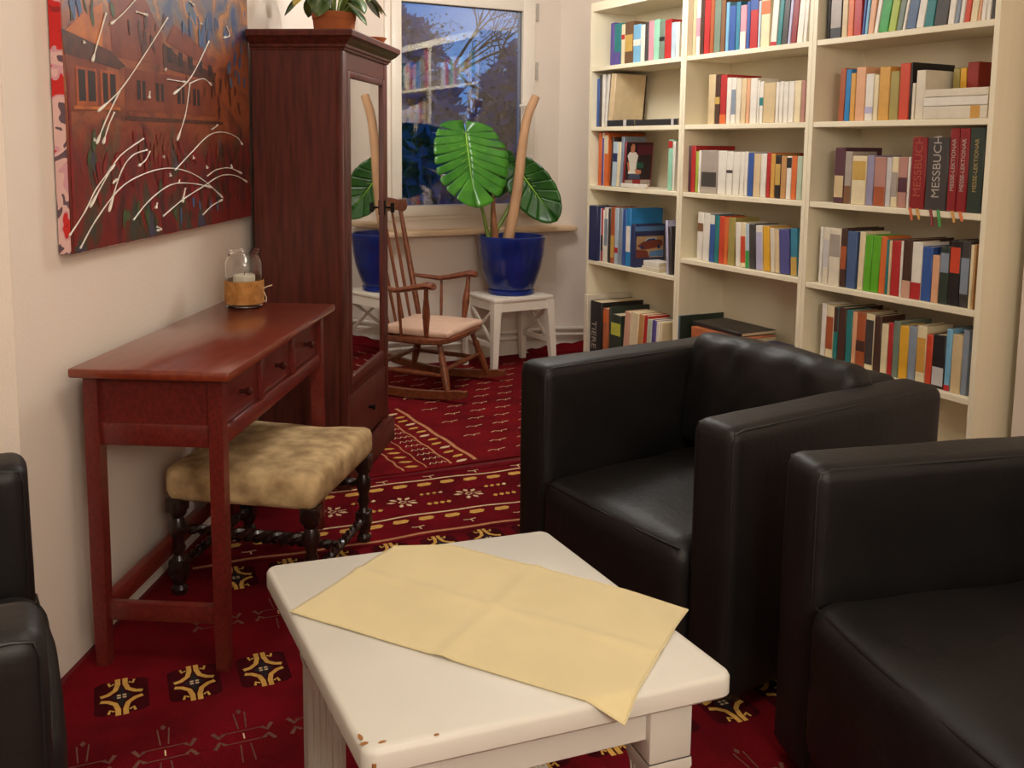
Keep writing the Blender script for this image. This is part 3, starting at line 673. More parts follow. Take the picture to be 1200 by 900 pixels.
for i in range(-6, 6):
    u = 0.08+i*0.25; v = -0.19
    if inside(u-.1, v+.08) and u < 1.25:
        for q in range(9):
            a = 2*pi*q/9+.2
            if q in (0, 5): continue
            p0 = (u+.022*cos(a), v+.018*sin(a)); p1 = (u+.058*cos(a), v+.05*sin(a)); l = (-sin(a)*.009, cos(a)*.008); mid_ = (u+.042*cos(a), v+.036*sin(a))
            poly(mb, [p0, (mid_[0]-l[0], mid_[1]-l[1]), p1, (mid_[0]+l[0], mid_[1]+l[1])], ZT, 1)
        strip(mb, [(u-.014, v), (u, v+.012), (u+.014, v), (u, v-.012), (u-.014, v)], .005, ZT, 1)
        strip(mb, [(u+.02, v), (u+.05, v+.004)], .005, ZT, 1)
        u += 0.125
        for q in range(4):
            poly(mb, [(u-.05+q*.024, v+.045), (u-.037+q*.024, v+.06), (u-.03+q*.024, v+.05), (u-.04+q*.024, v+.036)], ZT, 0 if q < 3 else 1)
            poly(mb, [(u-.05+q*.024, v-.05), (u-.04+q*.024, v-.034), (u-.028+q*.024, v-.044), (u-.04+q*.024, v-.06)], ZT, 0)
tag(mb.build('woven_motifs', WOOL, rug, fix=False), kind='stuff')

rug2 = thing('patterned_rug', 'brick red rug with tan striped border in front of the wardrobe and rocking chair', 'rug', (1.66, 3.42, 0.0), R(0.5))
def w2(x, y): return (x-1.66, y-3.42)
out2 = [w2(*wl(1.24, 0.03)), w2(*wl(3.0, 0.03)), w2(1.95, 5.02), w2(2.9, 5.05), w2(3.28, 4.9), w2(3.24, 4.47), w2(2.82, 4.44), w2(2.82, 3.3), w2(1.36, 3.37)]
mb = MB(); mb.prism(out2, 0.0, 0.006); mb.build('rug_pile', PILEB, rug2)
# the raised, curled end of the rug against the wall
mb = MB(); vs = []
for i in range(13):
    q = i/12; x = 2.86+0.40*q; yw = 5.075 if x < 3.06 else 5.075-(x-3.06)*0.47
    hh = 0.012+0.045*q**1.5+0.006*sin(i*1.9)
    for k in range(5):
        a = k/4; vs.append((x-1.66, yw-0.10*(1-a)**1.2-3.42, 0.0062+hh*a*a))
mb.add(vs, [(i*5+k, i*5+k+1, i*5+k+6, i*5+k+5) for i in range(12) for k in range(4)], 0, True)
ce = mb.build('curled_end', PILEB, rug2); so = ce.modifiers.new('thickness', 'SOLIDIFY'); so.thickness = 0.005
mb = MB()
ZT = 0.0066
for x, wd, c in ((1.665, .017, 2), (1.557, .009, 2), (1.45, .006, 2), (1.353, .009, 2), (1.61, .004, 5), (1.50, .004, 5)):
    y1 = min(4.6, (x-1.12)*0.848/0.53*1.0+3.36)
    pts = [w2(x+0.004*sin(i*1.7), 3.385+i*(y1-3.385)/14) for i in range(15)]
    strip(mb, pts, wd, ZT, c)
def leafy(x, y, c, s=1.0, a=0.4):
    ca, sa = cos(a), sin(a)
    poly(mb, [w2(x+s*(px*ca-py*sa), y+s*(px*sa+py*ca)) for px, py in ((-.03, 0), (-.012, .012), (.012, .01), (.03, 0), (.012, -.012), (-.012, -.01))], ZT+.0002, c)
i = 0
y = 3.40
while y < 4.2:
    leafy(1.61+0.012*(i % 2), y, 0 if i % 3 else 1, 1.0, 0.3); leafy(1.40, y+.02, 0, 1.0, -0.2)
    for q in range(3):
        strip(mb, [w2(1.475+q*.025, y+.01), w2(1.487+q*.025, y+.03), w2(1.497+q*.025, y+.012)], .005, ZT, 1)
    y += 0.062; i += 1
for r in range(0, 14):
    for c in range(0, 9):
        x = 1.80+c*0.135+(r % 2)*0.067; y = 3.46+r*0.115
        if y > 4.93 or x > 2.7+(y-3.4)*0.3: continue
        strip(mb, [w2(x-.04, y), w2(x-.015, y+.010), w2(x-.005, y)], .005, ZT, 1)
        strip(mb, [w2(x-.002, y+.006), w2(x+.006, y-.012), w2(x+.014, y+.008)], .005, ZT, 1)
        strip(mb, [w2(x+.018, y+.004), w2(x+.045, y+.010)], .005, ZT, 1)
tag(mb.build('woven_motifs', WOOL, rug2, fix=False), kind='stuff')

# ================================================================== bookcases
B3Y = 2.0295
ZS = {1: [1.674, 1.36, 1.048, 0.643], 2: [1.674, 1.36, 1.048, 0.736], 3: [1.674, 1.36, 1.048, 0.727, 0.427]}
WHICH = {1: 'left', 2: 'middle', 3: 'right'}
for b in (1, 2, 3):
    y0 = B3Y + 0.8*(3-b)
    lab = {1: 'ivory bookcase at the left end of the row, nearest the window', 2: 'ivory bookcase in the middle of the row of three', 3: 'ivory bookcase at the right end of the row, behind the armchairs'}[b]
    t = thing('bookcase', lab, 'bookcase', (2.845, y0, 0), 0, 'ivory bookcases along the right wall')
    mb = MB(); mb.b2(0, 0.28, 0.0008, 0.02, 0, 2.02); mb.build('side_panel', SHELFW, t)
    mb = MB(); mb.b2(0, 0.28, 0.78, 0.7992, 0, 2.02); mb.build('side_panel', SHELFW, t)
    mb = MB(); mb.b2(0.268, 0.276, 0.02, 0.78, 0.02, 2.0); mb.build('back_panel', SHELFW, t)
    mb = MB(); mb.b2(0.0, 0.268, 0.02, 0.78, 1.975, 2.02); mb.build('top_board', SHELFW, t)
    mb = MB(); mb.b2(0.0, 0.268, 0.02, 0.78, 0.078, 0.101); mb.build('bottom_board', SHELFW, t)
    mb = MB(); mb.b2(0.02, 0.038, 0.02, 0.78, 0.0, 0.078); mb.build('plinth', SHELFW, t)
    for z in ZS[b]:
        mb = MB(); mb.rb2(0.002, 0.268, 0.0205, 0.7795, z-0.011, z+0.011, 0.002, seg=1); mb.build('shelf', SHELFW, t)

# ------------------------------------------------------------------ books
BC = dict(violet=(86, 72, 150), teal=(28, 122, 124), cream=(238, 222, 180), brownold=(104, 72, 42), skyblue=(118, 182, 220), white=(240, 234, 222), charcoal=(58, 54, 54), pink=(226, 150, 166), mint=(150, 214, 184), greygreen=(112, 132, 116), red=(186, 34, 36), paleblue=(186, 206, 222), blue=(44, 84, 162), beige=(226, 200, 156), orange=(226, 106, 46), darkbrown=(66, 40, 32), greyblue=(134, 148, 166), darkred=(138, 22, 28), navyred=(36, 44, 88), rust=(172, 82, 44), brightblue=(28, 126, 196), navy=(36, 44, 92), lilac=(186, 182, 216), paper=(232, 222, 200), black=(28, 25, 27), terracotta=(192, 104, 62), blackgreen=(38, 52, 44), pinkbeige=(218, 168, 142), tan=(200, 146, 88), palegreen=(190, 206, 182), brown=(126, 84, 54), tealblue=(44, 128, 160), sand=(218, 192, 146), peach=(232, 172, 130), plum=(82, 42, 56), yellowgreen=(168, 190, 62), warmgrey=(170, 158, 148), ochre=(218, 160, 70), olive=(166, 150, 78), vermilion=(212, 66, 38), marigold=(236, 176, 44), bluepurple=(72, 74, 142), slateblue=(78, 104, 140), green=(48, 160, 66), palegrey=(206, 204, 204), lavender=(150, 144, 176), pinkbrown=(186, 132, 120), denim=(64, 92, 140), brightgreen=(88, 176, 28), gold=(206, 166, 80), lime=(196, 204, 70))
CN = dict(brownold='mottled brown', skyblue='sky blue', greygreen='grey green', paleblue='pale blue', darkbrown='dark brown', greyblue='grey blue', darkred='dark red', navyred='navy', brightblue='bright blue', paper='off white', blackgreen='blackish green', pinkbeige='pinkish beige', palegreen='pale green', tealblue='teal blue', yellowgreen='yellow green', warmgrey='warm grey', bluepurple='indigo', slateblue='slate blue', palegrey='pale grey', pinkbrown='pinkish brown', brightgreen='bright green')
def bm_(c): return mat('book_cover_'+c, tuple(v*0.88+g*0.12 for v, g in zip(BC[c], (140, 122, 100))), 0.42, var=0.05, scale=25)
def text_mesh(txt, size, m, name='spine_title'):
    cu = bpy.data.curves.new(name, 'FONT'); cu.body = txt; cu.size = size; cu.align_x = 'CENTER'; cu.align_y = 'CENTER'; cu.extrude = 0.0003
    o = bpy.data.objects.new(name, cu); COL.objects.link(o)
    dg = bpy.context.evaluated_depsgraph_get(); dg.update()
    me = bpy.data.meshes.new_from_object(o.evaluated_get(dg)); bpy.data.objects.remove(o); bpy.data.curves.remove(cu)
    me.materials.clear(); me.materials.append(m); me.name = name
    return me
SILVER = mat('silver_foil', (176, 168, 156), 0.45, metal=0.0); GOLDF = mat('gold_foil', (176, 152, 96), 0.45); DIMF = mat('worn_gold_foil', (170, 84, 60), 0.5)
LEVEL = {0: 'top', 1: 'second', 2: 'third', 3: 'fourth', 4: 'lowest'}
ORD = ['first', 'second', 'third', 'fourth', 'fifth', 'sixth', 'seventh', 'eighth', 'ninth', 'tenth', 'eleventh', 'twelfth']
def make_book(w_, H, D, col, opts):
    """spine faces -x, pages behind; stands on z = 0"""
    mb = MB(); tk = 0.0025
    mb.rbox((0.003, 0, H/2), (0.006, w_, H), min(0.0025, w_*0.2), seg=1, sm=False)
    mb.b2(0.003, D, -w_/2, -w_/2+tk, 0, H); mb.b2(0.003, D, w_/2-tk, w_/2, 0, H)
    o = mb.build('book', bm_(col), fix=False)
    mb = MB(); mb.b2(0.005, D-0.004, -w_/2+tk, w_/2-tk, 0.002, H-0.003); mb.build('page_block', PAGES, o, fix=False)
    if 'lab' in opts:
        c, z0, z1 = opts['lab']; k = 0.92 if (z1-z0) > 0.3 else 1.0
        mb = MB(); mb.b2(-0.0006, 0.001, -w_/2*k*0.96, w_/2*k*0.96, H*z0+0.001, H*z1-0.001); mb.build('spine_label', bm_(c), o, fix=False)
    if 't' in opts:
        m_ = {'dim': DIMF, 'gold': GOLDF}.get(opts.get('m'), SILVER)
        long = len(opts['t']) > 10
        me = text_mesh(opts['t'], {5: 0.062}.get(len(opts['t']), 0.021 if long else 0.044), m_)
        t_ = bpy.data.objects.new('spine_title', me); COL.objects.link(t_); t_.parent = o
        if opts['t'] == 'TIERE':
            t_.rotation_euler = Matrix(((0, 0, -1), (0, -1, 0), (-1, 0, 0))).to_euler(); t_.location = (-0.0006, 0.018, H*0.46)   # reads downwards
        else:
            M_ = Matrix(((0, 0, -1), (0, 1, 0), (1, 0, 0))); t_.rotation_euler = M_.to_euler(); t_.location = (-0.0006, 0.0, H*(0.56 if long else 0.60))
    if 'photo' in opts:                                             # cover with a man in a white shirt
        mats = [mat('photo_dark', (44, 26, 32), .4), mat('photo_maroon', (98, 30, 52), .4), mat('photo_skin', (196, 124, 92), .5), mat('photo_white', (226, 218, 208), .5), mat('photo_jeans', (66, 74, 100), .5), mat('photo_green', (38, 84, 68), .5), BC and bm_('warmgrey')]
        mb = MB(); yq = -w_/2-0.0003
        def q(pts, mi, k=0): mb.add([(x*D, yq-k*0.0002, z*H) for x, z in pts], [tuple(range(len(pts)))], mi)
        q([(.02, .17), (.97, .17), (.97, .99), (.02, .99)], 0); q([(.42, .72), (.95, .72), (.95, .95), (.42, .95)], 1, 1)
        q([(.42, .42), (.68, .42), (.68, .55), (.42, .55)], 5, 1); q([(.14, .18), (.58, .18), (.55, .30), (.16, .30)], 4, 1)
        q([(.06, .70), (.14, .78), (.36, .78), (.46, .70), (.42, .55), (.40, .30), (.12, .30), (.14, .55)], 3, 2)
        q([(.18, .77), (.17, .90), (.22, .96), (.30, .96), (.33, .90), (.31, .77)], 2, 3)
        q([(.06, .56), (.13, .56), (.18, .38), (.12, .36)], 2, 3); q([(.36, .40), (.60, .38), (.60, .30), (.42, .28)], 2, 3)
        q([(.02, .02), (.3, .02), (.3, .16), (.02, .16)], 6, 1); q([(.6, .02), (.97, .02), (.97, .16), (.6, .16)], 6, 1)
        mb.build('cover_photo', mats, o, fix=False)
    if 'car' in opts:
        mats = [bm_('navy'), mat('photo_car_red', (118, 54, 40), .4), mat('photo_tan', (176, 140, 100), .5), mat('photo_sky', (86, 124, 170), .5), bm_('paleblue')]
        mb = MB(); yq = -w_/2-0.0003
        def q(pts, mi, k=0): mb.add([(x*D, yq-k*0.0002, z*H) for x, z in pts], [tuple(range(len(pts)))], mi)
        q([(.02, .84), (.97, .84), (.97, .95), (.02, .95)], 3); q([(.06, .22), (.96, .22), (.96, .72), (.06, .72)], 2)
        q([(.08, .50), (.30, .60), (.60, .66), (.90, .62), (.94, .50), (.70, .44), (.3, .40)], 1, 1); q([(.06, .22), (.5, .22), (.42, .38), (.06, .42)], 1, 1)
        q([(.50, .24), (.95, .24), (.95, .40), (.5, .36)], 3, 1)
        q([(.30, .60), (.42, .67), (.66, .69), (.76, .64)], 4, 2); q([(.36, .60), (.44, .65), (.64, .665), (.70, .635)], 0, 3)
        for wx in (.24, .80): q([(wx+.055*cos(a*pi/6), .465+.05*sin(a*pi/6)) for a in range(12)], 0, 3)
        mb.build('cover_photo', mats, o, fix=False)
    return o
ALL = []                                                            # (object, colour, thickness, shelf key)
for key, lst in BOOKS.items():
    b, lv = int(key[0]), int(key[1])
    if b == 3 and lv == 4: zf = 0.438
    elif lv == 4: zf = 0.101
    else: zf = ZS[b][lv]+0.011
    shelf = []
    for i, (yc, w_, H, c, off, op) in enumerate(lst):
        L = op.get('L', 0)
        if lv == 0 and b > 1: H = max(H, 0.19+0.025*((i*7) % 5)/4)
        if b == 2 and lv == 4: H = min(H, 0.37)
        w2_ = max(0.007, w_*cos(R(L))-0.0006)
        D = min(op.get('D', 0.125+0.02*((i*5) % 4)/3), 0.264-off)
        o = make_book(w2_, H, D, c, op)
        o.location = (2.845+off, yc, zf+0.0006+abs(sin(R(L)))*w2_/2); o.rotation_euler = (R(L), 0, 0)
        shelf.append((o, CN.get(c, c), w_, op))
    place = f'{LEVEL[lv]} shelf of the {WHICH[b]} bookcase'
    labs = []
    for i, (o, c, w_, op) in enumerate(shelf):
        th = 'thin ' if w_ < 0.022 else ('thick ' if w_ > 0.055 else '')
        if op.get('t') == 'MESSBUCH' and c == 'charcoal': lb = 'thick charcoal book with silver MESSBUCH lettering, third shelf of the right bookcase'
        elif op.get('t') == 'TIERE': lb = 'thick black book lettered TIERE, lowest shelf of the left bookcase'
        elif 'photo' in op: lb = 'book with a cover photo of a man in white shirt, left bookcase'
        elif 'car' in op: lb = 'navy book with a car on its cover, left bookcase'
        elif i == 0: lb = f'{th}{c} book at the left end of the {place}'
        else:
            nx = shelf[i+1][1] if i+1 < len(shelf) else None
            pv = shelf[i-1][1]
            lb = f'{th}{c} book between {pv} and {nx} ones, {LEVEL[lv]} shelf, {WHICH[b]} bookcase' if nx else f'{th}{c} book at the right end of the row, {LEVEL[lv]} shelf, {WHICH[b]} bookcase'
        labs.append(lb)
    for i, (o, c, w_, op) in enumerate(shelf):
        lb = labs[i]
        if labs.count(lb) > 1:
            same = [j for j in range(len(shelf)) if shelf[j][1] == c]
            lb = f'{ORD[same.index(i)]} {c} book from the left on the {place}'
        tag(o, lb, 'book', f'books on the {place}')
# flat lying books
def flat_book(y0, y1, z, th, off, D, c, label, grp, lab=None, rx_=0.0):
    o = make_book(th, y1-y0, D, c, {'lab': lab} if lab else {})
    o.rotation_euler = (R(90), 0, 0); o.location = (2.845+off, y1, z+th/2+0.0005); return tag(o, label, 'book', grp)
gL = 'books lying flat on the shelves'
flat_book(4.02, 4.262, 1.371, 0.032, 0.004, 0.16, 'black', 'black book lying flat below the big beige book, left one of two', gL, ('palegrey', .62, .74))
flat_book(3.668, 4.012, 1.371, 0.03, 0.004, 0.16, 'black', 'black book lying flat on the second shelf, right one of two, left bookcase', gL, ('palegrey', .86, .92))
flat_book(3.90, 4.12, 1.059, 0.022, 0.002, 0.02, 'white', 'thin white book lying flat in front of the cover with the photo', gL)
flat_book(3.79, 3.93, 0.654, 0.022, 0.012, 0.10, 'paper', 'bottom white book of the flat pair on the fourth shelf, left bookcase', gL)
flat_book(3.80, 3.93, 0.677, 0.024, 0.02, 0.09, 'white', 'upper white book of the flat pair on the fourth shelf, left bookcase', gL)
zz = 1.371
for th, y0, c, lb, l2 in ((0.042, 2.06, 'paper', 'bottom white book of the flat stack on the second shelf, right bookcase', ('ochre', .75, .9)), (0.03, 2.06, 'white', 'middle white book of the flat stack on the second shelf, right bookcase', None), (0.026, 2.06, 'paper', 'topmost off white book of the flat stack, second shelf, right bookcase', None)):
    flat_book(y0, 2.305, zz, th, 0.006, 0.115, c, lb, gL, l2); zz += th+0.001
for yc, w_, H, c, D, lb in ((2.276, 0.026, 0.178, 'olive', 0.11, 'olive book standing behind the flat white stack, right bookcase'), (2.249, 0.024, 0.178, 'marigold', 0.11, 'marigold yellow book standing behind the flat white stack, right bookcase'), (2.212, 0.045, 0.195, 'rust', 0.13, 'thick rust red book standing behind the flat white stack, right bookcase')):
    o = make_book(w_, H, D, c, {}); o.location = (2.845+0.13, yc, 1.3716); tag(o, lb, 'book', gL)
    if c == 'rust':
        o.data.materials[0] = mat('brick_red_cloth', (150, 48, 32), 0.6); 
# stack behind the armchair, bottom of the middle bookcase
zz = 0.101
for k, (th, y0, y1, c, lb) in enumerate(((0.07, 2.93, 3.46, 'navy', 'navy book at the bottom of the flat stack, lowest shelf, middle bookcase'), (0.07, 2.95, 3.47, 'brown', 'brown book low in the flat stack, lowest shelf, middle bookcase'), (0.07, 2.94, 3.48, 'white', 'white book in the flat stack above the low brown one, middle bookcase'), (0.064, 2.96, 3.48, 'brown', 'brown book in the flat stack directly under the terracotta one, middle bookcase'), (0.058, 3.16, 3.51, 'terracotta', 'thick terracotta book in the flat stack on lowest shelf, middle bookcase'), (0.018, 3.2, 3.54, 'black', 'black book topmost of the flat stack, lowest shelf, middle bookcase'))):
    o = flat_book(y0, y1, zz, th, -0.0 if k < 5 else 0.03, 0.2, c, lb, gL); zz += th+0.001
flat_book(2.935, 3.15, 0.38, 0.04, 0.0, 0.18, 'navy', 'short navy book lying right of the terracotta one, lowest shelf, middle bookcase', gL)
o = make_book(0.06, 0.335, 0.15, 'lime', {'lab': ('olive', .0, .4)}); o.location = (2.85, 2.885, 0.1016); tag(o, 'pale yellow book standing right of the flat stack, lowest shelf, middle bookcase', 'book', gL)
# marker ribbons hanging from the missals
for dy, c, L in ((2.33, 'orange', .035), (2.30, 'ochre', .03), (2.245, 'darkred', .05), (2.215, 'green', .05), (2.16, 'ochre', .03), (2.13, 'orange', .025)):
    mb = MB(); mb.tube([(2.85, dy, 1.062), (2.838, dy-.005, 1.0625), (2.8385, dy-.012, 1.05-L*.3), (2.839, dy-.016, 1.055-L)], [.004, .005, .005, .004], 6, flat=0.25)
    tag(mb.build('marker_ribbon', bm_(c)), f'{CN.get(c, c)} marker ribbon hanging over the shelf edge, {"leftmost" if dy == 2.33 else "rightmost" if dy == 2.13 else "under the charcoal missal" if 2.2 < dy < 2.26 else "under the dark red missals" if dy < 2.2 else "between orange one and charcoal missal"}', 'ribbon', 'ribbons hanging from the missals')
# ================================================================== armchairs
def armchair(label, loc, rz, group='black leather cube armchairs'):
    t = thing('armchair', label, 'armchair', loc, rz, group)
    D, W, H, T = 0.77, 0.82, 0.66, 0.13
    for s in (1, -1):
        mb = MB()
        mb.soft((D, T, H-0.03), 0.032, (14, 4, 12), lambda p, u: p + Vector((0.004*nz(p.y, p.z, 3, 6), 0.005*nz(p.x, p.z, s, 5), 0.003*nz(p.x, p.y, 7, 7))), (0, s*(W/2-T/2), 0.03+(H-0.03)/2))
        a = mb.build('armrest', LEATHER, t)
        mb = MB()
        for q in (-1, 1):
            y = s*(W/2-T/2) + q*(T/2-0.010); x1 = D/2-0.010
            pts = [(-D/2+0.03, y, H-0.0095), (0, y, H-0.009), (x1-0.03, y, H-0.0095), (x1-0.006, y, H-0.014), (x1, y, H-0.035), (x1, y, 0.3), (x1, y, 0.05)]
            mb.tube(pts, 0.0028, 6)
        mb.build('piping', STITCH, a)
    mb = MB(); mb.soft((T, W-2*T+0.01, H-0.03), 0.032, (4, 10, 12), lambda p, u: p + Vector((0.004*nz(p.y, p.z, 1, 5), 0, 0.003*nz(p.x, p.y, 2, 7))), (-D/2+T/2, 0, 0.03+(H-0.03)/2))
    a = mb.build('backrest', LEATHER, t)
    mb = MB(); mb.rb2(-0.25, 0.375, -0.279, 0.279, 0.03, 0.11, 0.01); mb.build('seat_base', LEATHER, t)
    def seatfn(p, u):
        k = max(0, 1-(p.x/0.31)**2)*max(0, 1-(p.y/0.28)**2)
        if u[2] > 0.2: p = p + Vector((0, 0, 0.014*k + 0.006*nz(p.x, p.y, 0.3, 7) + 0.003*nz(p.x, p.y*0.4, 2, 22)))
        if u[0] > 0.9: p = p + Vector((0.012*max(0, 1-(p.y/0.28)**2) + 0.004*nz(p.y, p.z, 3, 9), 0, 0))
        return p
    mb = MB(); mb.soft((0.645, 0.556, 0.325), 0.055, (18, 16, 7), seatfn, (0.078, 0, 0.213))
    a = mb.build('seat_cushion', LEATHER, t)
    mb = MB(); pts = [(0.3855+0.010*max(0, 1-(y/0.28)**2), y, 0.361) for y in [-.262+i*.0524 for i in range(11)]]
    mb.tube(pts, 0.0025, 6); mb.build('piping', STITCH, a)
    def backfn(p, u):
        e = max(0, 1-abs(u[1])**2.5)
        th = 1 + 0.35*max(0, 1-u[2]**2)*e
        p = Vector((p.x*th, p.y, p.z))
        if u[2] > 0.3: p.z += 0.004*e - 0.012*abs(u[1])**6
        wr = 0.012*nz(p.y*2.2 + p.z*0.8, p.z*1.1, 1.7, 5.0)*(0.4+0.6*max(0, u[2])) + 0.008*nz(p.y*3 - p.z*2, p.z, 9, 6)
        fold = 0.010*sin(p.y*34 + p.z*22 + 3*nz(p.y, p.z, 2, 4))*max(0, u[2]-0.1)
        p.x += (wr + fold)*(1 if u[0] > 0 else 0.3)
        p.z += 0.006*nz(p.y, p.x, 4, 9)*max(0, u[2])
        return p
    mb = MB(); mb.soft((0.12, 0.60, 0.345), 0.045, (6, 30, 20), backfn, (-0.195, 0, 0.533), rot=Matrix.Rotation(R(-8), 3, 'Y'))
    mb.build('back_cushion', LEATHER, t)
    for x in (-0.3, 0.3):
        for y in (-0.35, 0.35):
            mb = MB(); mb.lathe([(0.022, 0.0), (0.024, 0.032)], 12, (x, y, 0.0)); mb.build('foot', EBONY, t)
    return t
def set_seat(o, dz):
    for ch in o.children:
        if ch.name.startswith('seat_cushion'): ch.location.z = dz
    return o
arm1 = armchair('black leather armchair at the middle right, before the bookcases', (1.706, 1.972, 0.0085), R(185.5))
def dup(o, label, loc, rz):
    c = copy_tree(o); c.location = loc; c.rotation_euler = (0, 0, rz); c['label'] = label; return c
set_seat(arm1, -0.018)
set_seat(dup(arm1, 'black leather armchair at the right edge, nearest the viewer', (1.636, 0.898, 0.0085), R(165)), 0.036)
set_seat(dup(arm1, 'black leather armchair cut off at the left edge by the wall', (-0.352, 1.655, 0.0085), R(0)), 0.056)

# ================================================================== coffee table
TC = [Vector((0.379, 1.079)), Vector((0.927, 1.014)), Vector((0.946, 1.607)), Vector((0.402, 1.686))]   # corners of the top
tb = thing('coffee_table', 'low white painted table with fluted legs in the foreground', 'table', (0.6635, 1.3465, 0.008), 0)
O2 = Vector((0.6635, 1.3465))
def tq(u, v):
    p = TC[0]*(1-u)*(1-v) + TC[1]*u*(1-v) + TC[2]*u*v + TC[3]*(1-u)*v - O2
    return p
def rcorner(r, ins=0.0, n=6):
    out = []
    for (cu, cv, a0) in ((0, 0, 180), (1, 0, 270), (1, 1, 0), (0, 1, 90)):
        c = tq(cu, cv); d = Vector((cos(R(a0+45)), sin(R(a0+45)))); ctr = c - d*(r*1.414)
        for k in range(n+1):
            a = R(a0+90*k/n); out.append((ctr.x+(r-ins)*cos(a), ctr.y+(r-ins)*sin(a)))
    return out
mb = MB(); rings = []
for ins, z in ((0.006, 0.454), (0.0, 0.460), (0.0, 0.484), (0.003, 0.489), (0.008, 0.4915)):
    rings.append([(x, y, z) for x, y in rcorner(0.022, ins)])
n_ = len(rings[0]); vs = [v for r in rings for v in r]
fs = [(i*n_+k, i*n_+(k+1) % n_, (i+1)*n_+(k+1) % n_, (i+1)*n_+k) for i in range(4) for k in range(n_)] + [tuple(range(n_))[::-1], tuple(4*n_+k for k in range(n_))]
mb.add(vs, fs, 0, True)
top = mb.build('table_top', TABLEW, tb)
for (u, v, a, b) in ((.005, .03, .006, .004), (.004, .055, .003, .008), (.045, .022, .006, .003), (.17, .006, .004, .003)):
    p = tq(u, v) + Vector((0.004, 0.006)); mb = MB(); mb.add([(p.x+a*cos(k*pi/3)*(1+.3*sin(k*5)), p.y+b*sin(k*pi/3), 0.4917) for k in range(6)], [tuple(range(6))]); mb.build('paint_chip', CHIP, top)
p = tq(0, 0) + Vector((0.0125, 0.004)); mb = MB(); mb.box((p.x, p.y-0.001, 0.470), (0.005, 0.005, 0.010)); mb.build('paint_chip', CHIP, top)
ang = math.atan2(-0.07, 0.546)
for k, (u, v) in enumerate(((.155, .13), (.865, .13), (.865, .87), (.155, .87))):
    c = tq(u, v); mb = MB(); w_ = 0.036
    def sq(h, z): return [(h*x, h*y, z) for x, y in ((-1, -1), (1, -1), (1, 1), (-1, 1))]
    # block, shoulder, fluted shaft, foot
    mb.rb2(-w_, w_, -w_, w_, 0.345, 0.455, 0.004)
    prof = [(w_, 0.345), (w_*1.02, 0.332), (w_*0.90, 0.315), (w_*0.86, 0.30)]
    vs = [v_ for h, z in prof for v_ in sq(h, z)]
    mb.add(vs, [(i*4+j, i*4+(j+1) % 4, (i+1)*4+(j+1) % 4, (i+1)*4+j) for i in range(3) for j in range(4)])
    # fluted shaft outline: five grooves a side
    out = []; h = w_*0.92; g = 0.0045; nf = 5
    for side in range(4):
        a = side*pi/2
        for i in range(nf):
            s0 = -h + 0.006 + (2*h-0.012)*i/nf; sw = (2*h-0.012)/nf
            for t_, dp in ((0.0, 0), (0.16, 0), (0.34, g*0.8), (0.5, g), (0.66, g*0.8), (0.84, 0)):
                x, y = s0+sw*t_, -h+dp
                out.append((x*cos(a)-y*sin(a), x*sin(a)+y*cos(a)))
    mb.prism(out, 0.05, 0.318)
    mb.rb2(-w_*1.02, w_*1.02, -w_*1.02, w_*1.02, 0.0, 0.055, 0.004)
    mb.build('leg', TABLEW, tb, (c.x, c.y, 0), ang)
for (a, b) in (((.155, .13), (.865, .13)), ((.865, .13), (.865, .87)), ((.865, .87), (.155, .87)), ((.155, .87), (.155, .13))):
    p, q = tq(*a), tq(*b); d = (q-p); l = d.length; r_ = math.atan2(d.y, d.x); m_ = (p+q)/2
    nrm = Vector((d.y, -d.x)).normalized()*0.014
    mb = MB(); mb.rbox((0, 0, 0), (l-0.068, 0.018, 0.075), 0.002, seg=1); mb.build('apron', TABLEW, tb, (m_.x+nrm.x, m_.y+nrm.y, 0.416), r_)
# ---- table runner
mb = MB()
A, B, C2, Dd = Vector((0.396, 1.489)), Vector((0.690, 1.690)), Vector((0.992, 1.208)), Vector((0.722, 1.004))
NU, NV = 56, 80; vs = []
tabinv = ang
for j in range(NV+1):
    for i in range(NU+1):
        u, v = i/NU, j/NV
        p = A*(1-u)*(1-v) + B*u*(1-v) + C2*u*v + Dd*(1-u)*v
        # the far corner is turned in, so the edge there is wavy and cut
        if v < 0.16 and u > 0.6:
            p = p + Vector((-0.05, -0.035))*((u-0.6)/0.4)*max(0, 1-v/0.16)
        z = 0.5008 + 0.0009*abs(nz(p.x, p.y, 1, 9)) + (0.0034*max(0, 1-abs(u-0.5)*18)) + (0.0030*max(0, 1-abs(v-0.5)*26)) + 0.0012*abs(nz(p.x*0.6+p.y*2, p.y, 3, 6))
        # height over the table edges: hangs where it leaves the top
        q = Vector((p.x, p.y))
        fe = TC[0] + (TC[1]-TC[0])*((q.x-TC[0].x)/(TC[1].x-TC[0].x)); over = fe.y - q.y
        re = TC[1] + (TC[2]-TC[1])*((q.y-TC[1].y)/(TC[2].y-TC[1].y)); over2 = q.x - re.x
        if over > -0.008: z -= 0.45*(over+0.008)
        if over2 > -0.004: z -= 0.12*(over2+0.004)
        vs.append((p.x, p.y, z))
fs = [(j*(NU+1)+i, j*(NU+1)+i+1, (j+1)*(NU+1)+i+1, (j+1)*(NU+1)+i) for j in range(NV) for i in range(NU)]
mb.add(vs, fs, 0, True)
cl = mb.build('tablecloth', CLOTH); tag(cl, 'pale yellow cotton cloth laid askew on the white table', 'tablecloth')
so = cl.modifiers.new('thickness', 'SOLIDIFY'); so.thickness = 0.0014; so.offset = 1
mb = MB()
for e in ([vs[j*(NU+1)] for j in range(NV+1)], [vs[NV*(NU+1)+i] for i in range(NU+1)], [vs[j*(NU+1)+NU] for j in range(NV+1)]):
    mb.tube([(x, y, z+0.0012) for x, y, z in e], 0.0016, 5)
